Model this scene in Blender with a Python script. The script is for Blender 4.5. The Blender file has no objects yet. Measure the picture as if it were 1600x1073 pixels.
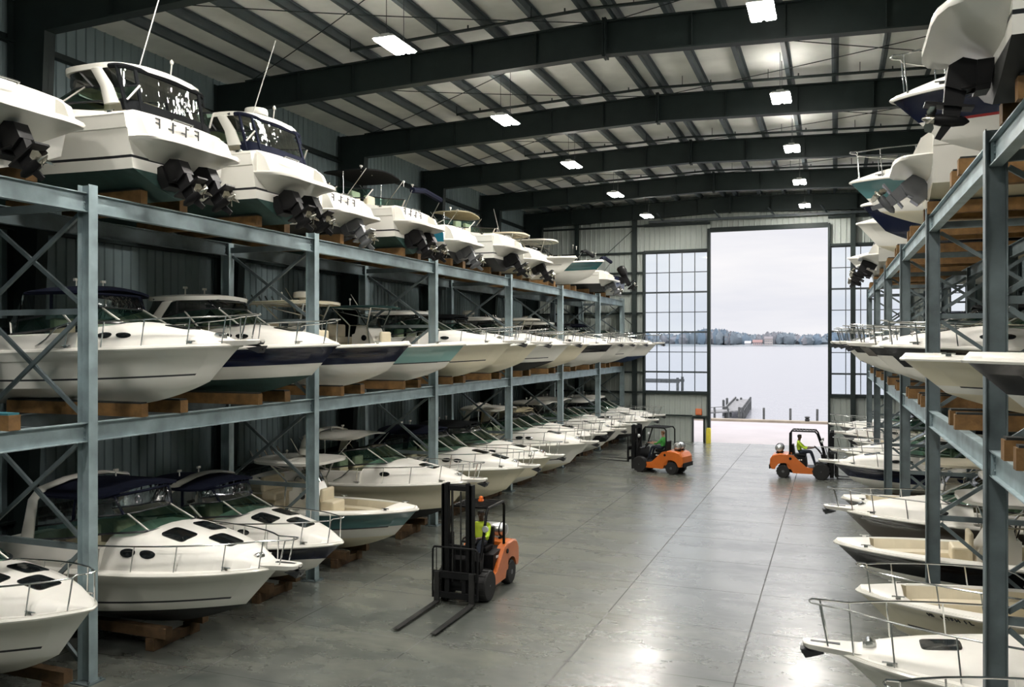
import bpy, bmesh, math, random
from mathutils import Vector, Matrix
PI = math.pi
SC = bpy.context.scene
COL = SC.collection
random.seed(7)

# ---------------------------------------------------------------- camera, sky, sun, exposure
F_PX = 1340.0
YAW = math.atan(505 / F_PX)
cam_data = bpy.data.cameras.new('camera')
cam = bpy.data.objects.new('camera', cam_data)
COL.objects.link(cam)
cam_data.sensor_width = 36.0
cam_data.lens = 36.0 * F_PX / 1600.0
cam_data.clip_end = 6000
cam.location = (0, 0, 5.8)
cam.rotation_euler = (PI / 2, 0, YAW)
SC.camera = cam

SC.view_settings.view_transform = 'Standard'
SC.view_settings.look = 'None'
SC.view_settings.gamma = 1
SC.view_settings.exposure = 0.0
SC.view_settings.use_curve_mapping = False
SC.cycles.use_denoising = True
SC.cycles.max_bounces = 7
SC.cycles.diffuse_bounces = 4
SC.cycles.glossy_bounces = 3
SC.cycles.transparent_max_bounces = 14
SC.cycles.sample_clamp_indirect = 6
SC.cycles.caustics_reflective = False
SC.cycles.caustics_refractive = False

LAMP_POWER = 320.0
LAMP_COLOR = (1.0, 0.955, 0.89, 1)

world = bpy.data.worlds.new('overcast_sky')
SC.world = world
world.use_nodes = True
wn, wl = world.node_tree.nodes, world.node_tree.links
bg = wn['Background']
tc = wn.new('ShaderNodeTexCoord')
mp = wn.new('ShaderNodeMapping'); mp.inputs['Scale'].default_value = (1.2, 1.2, 7.0)
nz = wn.new('ShaderNodeTexNoise'); nz.inputs['Scale'].default_value = 2.4
nz.inputs['Detail'].default_value = 5; nz.inputs['Roughness'].default_value = .55
cr = wn.new('ShaderNodeValToRGB')
cr.color_ramp.elements[0].position = .32; cr.color_ramp.elements[0].color = (.80, .81, .88, 1)
cr.color_ramp.elements[1].position = .62; cr.color_ramp.elements[1].color = (.97, .955, .97, 1)
wl.new(tc.outputs['Generated'], mp.inputs['Vector']); wl.new(mp.outputs['Vector'], nz.inputs['Vector'])
wl.new(nz.outputs['Fac'], cr.inputs['Fac']); wl.new(cr.outputs['Color'], bg.inputs['Color'])
# overcast sky: luminance climbs towards the zenith
sep = wn.new('ShaderNodeSeparateXYZ'); wl.new(tc.outputs['Generated'], sep.inputs[0])
lum = wn.new('ShaderNodeMapRange'); lum.interpolation_type = 'SMOOTHSTEP'
lum.inputs['From Min'].default_value = .12; lum.inputs['From Max'].default_value = .60
lum.inputs['To Min'].default_value = 1.0; lum.inputs['To Max'].default_value = 3.0
wl.new(sep.outputs['Z'], lum.inputs['Value']); wl.new(lum.outputs['Result'], bg.inputs['Strength'])

sun_data = bpy.data.lights.new('veiled_sun', 'SUN')
sun_data.energy = .12; sun_data.angle = math.radians(35); sun_data.color = (1, .96, .93)
sun = bpy.data.objects.new('veiled_sun', sun_data); COL.objects.link(sun)
sun.location = (60, 80, 60)
sun.rotation_euler = Vector((-.75, -.10, -.65)).to_track_quat('-Z', 'Y').to_euler()

# ---------------------------------------------------------------- materials
_M = {}
def mat(name, color, rough=.5, metal=0, coat=0, var=.0, scale=6, bump=0, bscale=30, spec=.5):
    if name in _M: return _M[name]
    m = bpy.data.materials.new(name); m.use_nodes = True
    n, l = m.node_tree.nodes, m.node_tree.links
    b = n['Principled BSDF']
    b.inputs['Base Color'].default_value = (*color, 1)
    b.inputs['Roughness'].default_value = rough
    b.inputs['Metallic'].default_value = metal
    b.inputs['Coat Weight'].default_value = coat
    b.inputs['Coat Roughness'].default_value = .08
    b.inputs['Specular IOR Level'].default_value = spec
    t = n.new('ShaderNodeTexCoord')
    if var:
        z = n.new('ShaderNodeTexNoise'); z.inputs['Scale'].default_value = scale; z.inputs['Detail'].default_value = 5
        l.new(t.outputs['Object'], z.inputs['Vector'])
        r = n.new('ShaderNodeMapRange'); r.inputs['From Min'].default_value = .3; r.inputs['From Max'].default_value = .7
        r.inputs['To Min'].default_value = 1 - var; r.inputs['To Max'].default_value = 1 + var
        l.new(z.outputs['Fac'], r.inputs['Value'])
        x = n.new('ShaderNodeVectorMath'); x.operation = 'SCALE'; x.inputs[0].default_value = color
        l.new(r.outputs['Result'], x.inputs['Scale']); l.new(x.outputs['Vector'], b.inputs['Base Color'])
    if bump:
        z = n.new('ShaderNodeTexNoise'); z.inputs['Scale'].default_value = bscale; z.inputs['Detail'].default_value = 3
        l.new(t.outputs['Object'], z.inputs['Vector'])
        u = n.new('ShaderNodeBump'); u.inputs['Strength'].default_value = bump; u.inputs['Distance'].default_value = .02
        l.new(z.outputs['Fac'], u.inputs['Height']); l.new(u.outputs['Normal'], b.inputs['Normal'])
    _M[name] = m
    return m

def glass(name, tint, refl=.25, rough=.03, wrinkle=0, body=0, bodycol=(.1, .1, .1)):
    if name in _M: return _M[name]
    m = bpy.data.materials.new(name); m.use_nodes = True
    n, l = m.node_tree.nodes, m.node_tree.links
    n.remove(n['Principled BSDF']); out = n['Material Output']
    tr = n.new('ShaderNodeBsdfTransparent'); tr.inputs['Color'].default_value = (*tint, 1)
    gl = n.new('ShaderNodeBsdfGlossy'); gl.inputs['Roughness'].default_value = rough
    gl.inputs['Color'].default_value = (.95, .97, .97, 1)
    lw = n.new('ShaderNodeLayerWeight'); lw.inputs['Blend'].default_value = refl
    mx = n.new('ShaderNodeMixShader')
    l.new(lw.outputs['Fresnel'], mx.inputs[0]); l.new(tr.outputs[0], mx.inputs[1]); l.new(gl.outputs[0], mx.inputs[2])
    last = mx
    if body:
        df = n.new('ShaderNodeBsdfDiffuse'); df.inputs['Color'].default_value = (*bodycol, 1)
        m2 = n.new('ShaderNodeMixShader'); m2.inputs[0].default_value = body
        l.new(mx.outputs[0], m2.inputs[1]); l.new(df.outputs[0], m2.inputs[2]); last = m2
    if wrinkle:
        t = n.new('ShaderNodeTexCoord'); mpp = n.new('ShaderNodeMapping'); mpp.inputs['Scale'].default_value = (2.5, 2.5, .7)
        z = n.new('ShaderNodeTexNoise'); z.inputs['Scale'].default_value = 2.2; z.inputs['Detail'].default_value = 2
        u = n.new('ShaderNodeBump'); u.inputs['Strength'].default_value = wrinkle; u.inputs['Distance'].default_value = .12
        l.new(t.outputs['Object'], mpp.inputs['Vector']); l.new(mpp.outputs['Vector'], z.inputs['Vector'])
        l.new(z.outputs['Fac'], u.inputs['Height']); l.new(u.outputs['Normal'], gl.inputs['Normal'])
    l.new(last.outputs[0], out.inputs['Surface'])
    _M[name] = m
    return m

def emit(name, color, strength):
    if name in _M: return _M[name]
    m = bpy.data.materials.new(name); m.use_nodes = True
    b = m.node_tree.nodes['Principled BSDF']
    b.inputs['Base Color'].default_value = color
    b.inputs['Emission Color'].default_value = color
    b.inputs['Emission Strength'].default_value = strength
    _M[name] = m
    return m

WHITE = mat('white_gelcoat', (.80, .785, .72), .22, coat=.3, var=.02, scale=1.5)
CREAM = mat('cream_gelcoat', (.78, .72, .55), .25, coat=.3, var=.02, scale=1.5)
DECKW = mat('deck_gelcoat', (.83, .81, .75), .38, var=.025, scale=3)
INTER = mat('cream_upholstery', (.70, .63, .47), .5, var=.05, scale=4)
NAVY = mat('navy_gelcoat', (.005, .009, .032), .22, coat=.05, var=.03, spec=.35)
BLACKH = mat('black_gelcoat', (.005, .006, .008), .22, coat=.05, spec=.3)
TEAL = mat('teal_gelcoat', (.085, .21, .22), .2, coat=.4)
AQUA = mat('aqua_gelcoat', (.26, .47, .45), .22, coat=.4)
SEA = mat('sea_green_gelcoat', (.01, .10, .10), .2, coat=.4)
BROWN = mat('taupe_gelcoat', (.10, .085, .07), .25, coat=.4)
BLUEH = mat('bright_blue_gelcoat', (.03, .24, .36), .2, coat=.4)
BOTTOM = mat('black_bottom_paint', (.012, .013, .012), .7, var=.2)
BOTG = mat('green_bottom_paint', (.018, .05, .042), .7, var=.2)
BOTB = mat('blue_bottom_paint', (.02, .04, .09), .7, var=.2)
RED = mat('red_stripe', (.30, .02, .02), .3)
STRIPE = mat('dark_stripe', (.015, .017, .02), .3)
CHROME = mat('stainless_steel', (.72, .73, .72), .16, metal=1)
DARKM = mat('dark_metal', (.03, .032, .034), .4, metal=.3)
BLK = mat('black_plastic', (.006, .006, .0065), .5, var=.1, spec=.18)
RUB = mat('black_rubber', (.008, .008, .008), .75, var=.15, bump=.2)
NAVYC = mat('navy_canvas', (.006, .008, .019), .9, var=.1, bump=.15, bscale=60, spec=.12)
BLACKC = mat('black_canvas', (.006, .007, .008), .9, var=.1, bump=.15, bscale=60, spec=.12)
GREENC = mat('green_canvas', (.008, .045, .045), .85, var=.1, bump=.15, bscale=60)
TANC = mat('tan_canvas', (.35, .31, .20), .85, var=.1, bump=.15, bscale=60)
GREYM = mat('grey_drive_paint', (.10, .105, .11), .32, metal=.2, var=.1)
BRONZE = mat('propeller_alloy', (.5, .48, .42), .22, metal=1)
GREEN_GLASS = glass('green_tinted_glass', (.36, .52, .45), .32, .02, 0, .05, (.04, .12, .09))
DARK_GLASS = glass('smoked_glass', (.16, .19, .19), .35, .02, 0, .06, (.01, .012, .012))
VINYL = glass('clear_vinyl', (.74, .77, .75), .38, .06, .5, .04, (.10, .12, .13))
PANE = glass('window_pane', (.93, .96, .98), .12, .01)
HATCH = mat('smoked_hatch', (.008, .010, .011), .08, coat=.5)
TIMBER = mat('brown_timber', (.17, .09, .028), .8, var=.35, scale=5, bump=.25)
OLDT = mat('dark_weathered_timber', (.085, .048, .02), .85, var=.35, scale=5, bump=.25)
CARPET = mat('dark_bunk_carpet', (.02, .022, .02), .95)
BLUEPAD = mat('teal_bunk_pad', (.02, .13, .16), .9)

# ---------------------------------------------------------------- mesh helper
class MB:
    def __init__(s): s.v = []; s.f = []; s.m = []; s.s = []
    def add(s, verts, faces, mi=0, smooth=False):
        o = len(s.v); s.v += [tuple(p) for p in verts]
        for k, f in enumerate(faces):
            s.f.append([i + o for i in f]); s.m.append(mi[k] if isinstance(mi, list) else mi); s.s.append(smooth)
        return s
    def loft(s, rows, mi=0, smooth=True, closed=False, cap=False, capmi=None):
        n = len(rows[0]); fs = []; ms = []
        for a in range(len(rows) - 1):
            for b in range(n if closed else n - 1):
                c = (b + 1) % n
                fs.append((a * n + b, a * n + c, (a + 1) * n + c, (a + 1) * n + b))
                ms.append(mi[b] if isinstance(mi, list) else mi)
        s.add([p for r in rows for p in r], fs, ms, smooth)
        if cap:
            k = capmi if capmi is not None else (mi[0] if isinstance(mi, list) else mi)
            s.add(rows[0], [tuple(range(n))[::-1]], k); s.add(rows[-1], [tuple(range(n))], k)
        return s
    def box(s, c, d, mi=0, rot=None, top=(1, 1)):
        vs = []
        for z in (-.5, .5):
            k = top if z > 0 else (1, 1)
            for x, y in ((-.5, -.5), (.5, -.5), (.5, .5), (-.5, .5)):
                p = Vector((x * d[0] * k[0], y * d[1] * k[1], z * d[2]))
                if rot is not None: p = rot @ p
                vs.append(p + Vector(c))
        return s.add(vs, [(3, 2, 1, 0), (4, 5, 6, 7), (0, 1, 5, 4), (1, 2, 6, 5), (2, 3, 7, 6), (3, 0, 4, 7)], mi)
    def bar(s, a, b, w, h, mi=0):
        a, b = Vector(a), Vector(b); t = (b - a); L = t.length; t.normalize()
        up = Vector((0, 0, 1)) if abs(t.z) < .95 else Vector((1, 0, 0))
        x = t.cross(up).normalized(); y = x.cross(t)
        R = Matrix((x, t, y)).transposed()
        return s.box((a + b) / 2, (w, L, h), mi, R)
    def tube(s, path, r, n=6, mi=0, closed=False):
        P = [Vector(p) for p in path]; rows = []; up = None
        for i, p in enumerate(P):
            if closed: t = P[(i + 1) % len(P)] - P[i - 1]
            else: t = P[min(i + 1, len(P) - 1)] - P[max(i - 1, 0)]
            if t.length < 1e-9: t = Vector((0, 0, 1))
            t.normalize()
            if up is None: up = Vector((0, 0, 1)) if abs(t.z) < .9 else Vector((1, 0, 0))
            x = t.cross(up)
            if x.length < 1e-4: x = t.cross(Vector((.3, 1, .2)))
            x.normalize(); y = x.cross(t).normalized(); up = y
            rr = r[i] if isinstance(r, (list, tuple)) else r
            rows.append([p + x * rr * math.cos(a) + y * rr * math.sin(a) for a in (2 * PI * k / n for k in range(n))])
        if closed: rows.append(rows[0])
        return s.loft(rows, mi, True, closed=True, cap=not closed)
    def lathe(s, prof, o, ax='z', n=20, mi=0, smooth=True):
        rows = []
        for r, h in prof:
            row = []
            for k in range(n):
                a = 2 * PI * k / n; c, d = r * math.cos(a), r * math.sin(a)
                p = {'z': (c, d, h), 'y': (c, h, d), 'x': (h, c, d)}[ax]
                row.append(Vector(p) + Vector(o))
            rows.append(row)
        return s.loft(rows, mi, smooth, closed=True, cap=True)
    def prism(s, poly, y0, y1, ax='y', mi=0, smooth=False):
        f = {'y': lambda a, b, h: (a, h, b), 'x': lambda a, b, h: (h, a, b), 'z': lambda a, b, h: (a, b, h)}[ax]
        return s.loft([[f(a, b, y0) for a, b in poly], [f(a, b, y1) for a, b in poly]], mi, smooth, closed=True, cap=True)
    def build(s, name, mats, parent=None, bevel=0, loc=None):
        me = bpy.data.meshes.new(name)
        me.from_pydata(s.v, [], s.f)
        for m in (mats if isinstance(mats, (list, tuple)) else [mats]): me.materials.append(m)
        me.polygons.foreach_set('material_index', s.m)
        me.polygons.foreach_set('use_smooth', s.s)
        bm = bmesh.new(); bm.from_mesh(me)
        bmesh.ops.recalc_face_normals(bm, faces=bm.faces)
        bm.to_mesh(me); bm.free()
        if any(s.s): me.set_sharp_from_angle(angle=.75)
        me.update()
        o = bpy.data.objects.new(name, me); COL.objects.link(o)
        if parent is not None: o.parent = parent
        if loc is not None: o.location = loc
        if bevel:
            b = o.modifiers.new('bevel', 'BEVEL'); b.width = bevel; b.segments = 2; b.limit_method = 'ANGLE'; b.angle_limit = .7
        return o

def thing(name, label, cat, loc=(0, 0, 0), rotz=0, group=None):
    o = bpy.data.objects.new(name, None); COL.objects.link(o)
    o.empty_display_size = .3
    o.location = loc; o.rotation_euler = (0, 0, rotz); o['label'] = label; o['category'] = cat
    if group: o['group'] = group
    return o
def tag(o, label, cat, group=None, kind=None):
    o['label'] = label; o['category'] = cat
    if group: o['group'] = group
    if kind: o['kind'] = kind
    return o
def struct(o): o['kind'] = 'structure'; return o
def lerp(a, b, t): return a + (b - a) * t
def sstep(t): t = max(0, min(1, t)); return t * t * (3 - 2 * t)
def spw(v, e): return math.copysign(abs(v) ** e, v)
# ---------------------------------------------------------------- building
XL, XR, YB, YE = -18.3, 9.0, -9.0, 51.1
RIDGE = -5.65
def zrb(x): return 13.35 - .031 * abs(x - RIDGE)          # underside of the rafters
STEEL = mat('dark_green_steel_paint', (.014, .022, .021), .55, var=.15, scale=2, spec=.25)
PURL = mat('blue_grey_purlin_paint', (.055, .072, .078), .5, var=.15, scale=3)
PANELL = mat('blue_grey_wall_sheet', (.19, .25, .265), .55, var=.18, scale=.5)
PANELE = mat('pale_grey_wall_sheet', (.36, .40, .37), .55, var=.08, scale=.5)
LINER = mat('white_roof_insulation', (.86, .87, .82), .6, var=.12, scale=.8, bump=.5, bscale=1.6)

def concrete():
    m = bpy.data.materials.new('polished_concrete'); m.use_nodes = True
    n, l = m.node_tree.nodes, m.node_tree.links; b = n['Principled BSDF']
    t = n.new('ShaderNodeTexCoord')
    def noise(s, d, sc=(1, 1, 1)):
        k = n.new('ShaderNodeMapping'); k.inputs['Scale'].default_value = sc
        z = n.new('ShaderNodeTexNoise'); z.inputs['Scale'].default_value = s; z.inputs['Detail'].default_value = d
        z.inputs['Roughness'].default_value = .6
        l.new(t.outputs['Object'], k.inputs['Vector']); l.new(k.outputs['Vector'], z.inputs['Vector']); return z.outputs['Fac']
    a, c = noise(.35, 5, (1, 2.2, 1)), noise(1.6, 5, (1, 1.6, 1))
    def mth(op, x, y=None):
        q = n.new('ShaderNodeMath'); q.operation = op
        for i, w in enumerate((x, y)):
            if w is None: continue
            if isinstance(w, (int, float)): q.inputs[i].default_value = w
            else: l.new(w, q.inputs[i])
        return q.outputs[0]
    s = mth('ADD', mth('MULTIPLY', a, .74), mth('MULTIPLY', c, .26))
    cr = n.new('ShaderNodeValToRGB')
    e = cr.color_ramp.elements
    e[0].position = .33; e[0].color = (.058, .067, .062, 1); e[1].position = .66; e[1].color = (.196, .203, .172, 1)
    k = e.new(.5); k.color = (.122, .131, .116, 1)
    l.new(s, cr.inputs['Fac'])
    # saw-cut joints
    sx = n.new('ShaderNodeSeparateXYZ'); l.new(t.outputs['Object'], sx.inputs[0])
    def joint(o, off, p, w):
        q = mth('MODULO', mth('ADD', o, off + 300 * p), p)
        return mth('LESS_THAN', mth('ABSOLUTE', mth('SUBTRACT', q, p / 2)), w)
    j = mth('MAXIMUM', joint(sx.outputs['X'], 4.585 + 2.98 / 2, 2.98, .014), joint(sx.outputs['Y'], -15.05 + 2.75 / 2, 2.75, .011))
    mx = n.new('ShaderNodeMix'); mx.data_type = 'RGBA'
    l.new(mth('MULTIPLY', j, .85), mx.inputs['Factor']); l.new(cr.outputs['Color'], mx.inputs['A'])
    mx.inputs['B'].default_value = (.02, .02, .02, 1)
    l.new(mx.outputs['Result'], b.inputs['Base Color'])
    rr = n.new('ShaderNodeMapRange'); rr.inputs['From Min'].default_value = .35; rr.inputs['From Max'].default_value = .65
    rr.inputs['To Min'].default_value = .34; rr.inputs['To Max'].default_value = .20
    l.new(s, rr.inputs['Value']); l.new(mth('ADD', rr.outputs['Result'], mth('MULTIPLY', j, .45)), b.inputs['Roughness'])
    l.new(mth('MULTIPLY', mth('SUBTRACT', 1, j), .5), b.inputs['Coat Weight'])
    u = n.new('ShaderNodeBump'); u.inputs['Strength'].default_value = .025; u.inputs['Distance'].default_value = .01
    b.inputs['IOR'].default_value = 1.85; b.inputs['Coat Weight'].default_value = .5; b.inputs['Coat Roughness'].default_value = .24
    l.new(noise(1.2, 6), u.inputs['Height']); l.new(u.outputs['Normal'], b.inputs['Normal'])
    return m

struct(MB().box(((XL + XR) / 2, (YB + YE) / 2 + .1, -.15), (XR - XL, YE - YB + .2, .3)).build('floor', concrete()))

def rib_sheet(mb, a0, a1, z0, z1, at, axis, sgn, pitch=.305, dep=.035, zt=None):
    """ribbed steel sheet between a0 and a1 along an axis; ribs stand out towards sgn"""
    pts = []; k = math.floor(a0 / pitch) - 1
    while k * pitch < a1 + pitch:
        b = k * pitch
        pts += [(b, 0), (b + pitch * .72, 0), (b + pitch * .80, dep), (b + pitch * .92, dep)]
        k += 1
    pts = [(min(max(a, a0), a1), d) for a, d in pts]
    q = []
    for p in pts:
        if not q or abs(p[0] - q[-1][0]) > 1e-5: q.append(p)
    P = lambda a, d, z: (at + sgn * d, a, z) if axis == 'y' else (a, at + sgn * d, z)
    lo = [P(a, d, z0) for a, d in q]; hi = [P(a, d, z1 if zt is None else zt(a)) for a, d in q]
    lo2 = [P(a, -.12, z0) for a, d in q]; hi2 = [P(a, -.12, z1 if zt is None else zt(a)) for a, d in q]
    mb.loft([lo, hi, hi2, lo2, lo], 0, False)
ztop = lambda x: zrb(x) + 1.25
w = MB(); rib_sheet(w, YB, YE, 0, ztop(XL), XL, 'y', 1); struct(w.build('wall_left', PANELL))
w = MB(); rib_sheet(w, YB, YE, 0, ztop(XR), XR, 'y', -1); struct(w.build('wall_right', PANELL))
w = MB(); rib_sheet(w, XL, XR, 0, 0, YB, 'x', 1, zt=ztop); struct(w.build('wall_back', PANELL))
w = MB()
DX0, DX1, DZ = -6.84, -.37, 12.3
WL0, WL1, WR0, WR1, WZ0, WZ1 = -10.74, -6.99, -.22, 3.62, 2.93, 11.2
for x0, x1, z0, z1 in ((XL, WL0, 0, None), (WL0, DX0, WZ1, None), (WL0, -7.82, 0, WZ0), (-7.82, -7.22, 1.38, WZ0), (-7.22, DX0, 0, WZ0),
                       (DX0, DX1, DZ, None), (DX1, WR1, WZ1, None), (DX1, WR1, 0, WZ0), (WR1, 5.75, 0, None), (5.75, 6.5, 0, 6.5), (5.75, 6.5, 10.0, None), (6.5, XR, 0, None)):
    rib_sheet(w, x0, x1, z0, z1 or 0, YE, 'x', -1, zt=None if z1 else ztop)
struct(w.build('wall_end', PANELE))
# ceiling: sagging insulation under the roof sheets
w = MB(); rows = []
ny = 130
for j in range(ny + 1):
    y = lerp(YB, YE, j / ny); row = []
    for x in (XL, -12, RIDGE, 2, XR):
        row.append((x, y, zrb(x) + 1.16))
    rows.append(row)
w.loft(rows, 0, False)
w.loft([[(x, y, z + .25) for x, y, z in r] for r in (rows[0], rows[-1])], 0, False)
w.loft([[r[0], (r[0][0], r[0][1], r[0][2] + .25)] for r in (rows[0], rows[-1])], 0, False)
w.loft([[r[-1], (r[-1][0], r[-1][1], r[-1][2] + .25)] for r in (rows[0], rows[-1])], 0, False)
struct(w.build('ceiling', LINER))

# steel frames
FY = [50.55 - 7.15 * k for k in range(0, 9)]
def i_beam(mb, pts_bot, depth, fw, y, web=.03, ft=.04):
    """I-section whose web lies in the plane y: bottom flange along pts_bot, top flange depth above"""
    for (x0, z0), (x1, z1) in zip(pts_bot, pts_bot[1:]):
        mb.prism([(x0, z0), (x1, z1), (x1, z1 + ft), (x0, z0 + ft)], y - fw / 2, y + fw / 2)
        mb.prism([(x0, z0 + depth - ft), (x1, z1 + depth - ft), (x1, z1 + depth), (x0, z0 + depth)], y - fw / 2, y + fw / 2)
        mb.prism([(x0, z0 + ft), (x1, z1 + ft), (x1, z1 + depth - ft), (x0, z0 + depth - ft)], y - web / 2, y + web / 2)
for y in FY:
    fw = .30
    for sg, xo, xi in ((-1, XL + .12, -17.0), (1, XR - .12, 7.9)):
        c = MB(); xb = xo - sg * .55; zt = zrb(xi)
        c.prism([(xb, 0), (xb + sg * .03, 0), (xi + sg * .03, zt), (xi, zt)], y - fw / 2, y + fw / 2)
        c.prism([(xo, 0), (xo - sg * .03, 0), (xo - sg * .03, zt + .9), (xo, zt + .9)], y - fw / 2, y + fw / 2)
        c.prism([(xb, 0), (xo, 0), (xo, zt + .9), (xi, zt + .9), (xi, zt)], y - .012, y + .012)
        c.box(((xb + xo) / 2, y, .02), (.8, .45, .04))
        struct(c.build('column', STEEL))
        r = MB(); i_beam(r, [(xi, zrb(xi)), (RIDGE - sg * -.01, zrb(RIDGE))], .90, fw, y)
        n = 6
        for k in range(1, n):                            # web stiffeners
            x = lerp(xi, RIDGE, k / n)
            r.box((x, y, zrb(x) + .45), (.014, fw * .9, .82))
        x = RIDGE + sg * .03
        r.box((x, y, zrb(x) + .45), (.04, fw + .06, 1.02))   # bolted ridge splice
        struct(r.build('rafter', STEEL))
# purlins
px = [RIDGE - .33 - 1.33 * k for k in range(9)] + [RIDGE + .33 + 1.33 * k for k in range(11)]
for x in px:
    z = zrb(x) + .90; p = MB()
    p.box((x, (YB + YE) / 2, z + .115), (.05, YE - YB, .23)); p.box((x - .05, (YB + YE) / 2, z + .01), (.10, YE - YB, .02))
    p.box((x + .05, (YB + YE) / 2, z + .22), (.10, YE - YB, .02))
    struct(p.build('purlin', PURL))
# sprinkler pipes and thin rod bracing under the roof
for y in FY[1:8]:
    yy = y - 1.25; p = MB()
    for xa, xb in ((-12.6, RIDGE), (RIDGE, 7.4)):
        p.tube([(xa, yy, zrb(xa) + .80), (xb, yy, zrb(xb) + .80)], .045, 8)
    x = -12.6
    while x < 7.4:
        p.tube([(x, yy, zrb(x) + .80), (x, yy, zrb(x) + 1.12)], .012, 5)
        p.tube([(x + .9, yy, zrb(x + .9) + .80), (x + .9, yy, zrb(x + .9) + .92)], .022, 6)
        x += 2.66
    struct(p.build('sprinkler_pipe', STEEL))
for y0, y1 in zip(FY[1:], FY):
    for xa, xb in ((-17, RIDGE), (RIDGE, 7.9)):
        c = MB()
        for a, b in ((xa, xb), (xb, xa)):
            pts = []
            for k in range(13):
                t = k / 12; x = lerp(a, b, t)
                pts.append((x, lerp(y1, y0, t), zrb(x) + .86 - .10 * math.sin(PI * t)))
            c.tube(pts, .014, 5)
        struct(c.build('rod_brace', STEEL))
# girts on the walls
for z in (1.6, 3.9, 6.2, 8.5, 10.8, 12.9):
    g = MB(); g.box((XL + .15, (YB + YE) / 2, z), (.20, YE - YB - .2, .05)); g.box((XL + .06, (YB + YE) / 2, z + .09), (.03, YE - YB - .2, .2))
    struct(g.build('wall_girt', STEEL))
    g = MB(); g.box((XR - .15, (YB + YE) / 2, z), (.20, YE - YB - .2, .05)); g.box((XR - .06, (YB + YE) / 2, z + .09), (.03, YE - YB - .2, .2))
    struct(g.build('wall_girt', STEEL))
def egirt(x0, x1, z, h=.10):
    struct(MB().box(((x0 + x1) / 2, YE - .13, z), (x1 - x0, .16, h)).build('wall_girt', STEEL))
for z in (12.85, 11.25, 10.05, 8.85, 7.62, 6.42, 5.25, 4.07, 2.88, 1.55): egirt(XL + .1, WL0, z)
for z, h in ((12.85, .16), (11.28, .14), (2.86, .12)): egirt(WL0, DX0, z, h); egirt(DX1, WR1, z, h)
egirt(WL0, -7.86, 1.55, .08); egirt(-7.86, -6.9, 1.5, .10)
for z in (12.85, 11.28, 8.85, 6.42, 4.07, 2.86, 1.55): egirt(WR1, XR - .1, z)
egirt(DX0, DX1, DZ + .12, .26)
# end wall posts and door frame
for k, (x, wd, z1) in enumerate(((-11.3, .26, 13.4), (-10.72, .14, 11.3), (.92, .26, 13.3), (3.72, .22, 13.2), (6.85, .26, 13.1), (-14.9, .22, 13.2))):
    struct(MB().box((x, YE - .2, z1 / 2), (wd, .3, z1)).build('trim_%d' % (k + 1), STEEL))
struct(MB().box((DX0 - .06, YE - .12, DZ / 2 + .1), (.16, .34, DZ + .2)).build('door_frame', STEEL))
struct(MB().box((DX1 + .05, YE - .12, DZ / 2 + .1), (.12, .34, DZ + .2)).build('door_frame', STEEL))
p = MB().tube([(XL + .3, YE - .3, 6.9), (-11.4, YE - .3, 12.6)], .02, 5); struct(p.build('rod_brace', STEEL))
p = MB().tube([(-11.4, YE - .3, 6.9), (XL + .3, YE - .3, 12.6)], .02, 5); struct(p.build('rod_brace', STEEL))
# door track hung below the last rafter with its hangers
tk = MB(); zt = 13.02
tk.box(((XL + XR) / 2 + 2, YE - .42, zt), (15.5, .10, .14))
for x in (-9.5, -6.2, -3.2, -.4, 2.4): tk.bar((x, YE - .42, zt), (x - .35, YE - .75, zt + .45), .08, .08)
struct(tk.build('trim_9', PURL))
# windows
WF = mat('window_frame_paint', (.035, .048, .055), .45)
def window(n, x0, x1, nx):
    o = struct(MB().box(((x0 + x1) / 2, YE, WZ0 + .03), (x1 - x0, .22, .06)).build('window_%d' % n, WF))
    f = MB(); rh = (WZ1 - WZ0) / 7; cw = (x1 - x0) / nx
    for k in range(1, nx): f.box((x0 + k * cw, YE, (WZ0 + WZ1) / 2), (.045, .08, WZ1 - WZ0))
    for k in range(8):
        h = .10 if k in (0, 1, 3, 5, 7) else .045
        f.box(((x0 + x1) / 2, YE - (.02 if h > .05 else 0), WZ0 + k * rh), (x1 - x0, .10, h))
    for x in (x0, x1): f.box((x, YE, (WZ0 + WZ1) / 2), (.08, .12, WZ1 - WZ0))
    f.build('window_frame', WF, o)
    MB().box(((x0 + x1) / 2, YE + .04, (WZ0 + WZ1) / 2), (x1 - x0, .012, WZ1 - WZ0)).build('pane', PANE, o)
window(1, WL0, WL1, 5); window(2, WR0, WR1, 5)
WZ0, WZ1 = 6.5, 10.0; window(3, 5.75, 6.5, 1)
# bollard paint sleeve, exit board above the small opening
y = MB(); y.box((DX0 - .06, YE - .34, .42), (.26, .24, .84)); y.box((DX0 - .06, YE - .34, .86), (.20, .18, .06))
tag(y.build('guard_post', mat('yellow_paint', (.72, .62, .06), .45, var=.08), None, .015), 'yellow guard post at the foot of the big door jamb', 'guard post')
b = MB(); b.box((-7.5, YE - .09, 1.79), (.36, .12, .36)); b.box((-7.5, YE - .155, 1.79), (.26, .02, .24), 1)
tag(b.build('alarm_box', [mat('orange_enamel', (.70, .17, .05), .4), mat('dull_orange', (.60, .20, .09), .5)], None, .012), 'small orange box on the wall above the low side opening', 'box')
for k in (-7.84, -7.20): struct(MB().box((k, YE - .05, .69), (.06, .3, 1.40)).build('trim_8', STEEL))
struct(MB().box((-7.52, YE - .05, 1.41), (.72, .3, .06)).build('trim_8', STEEL))

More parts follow.
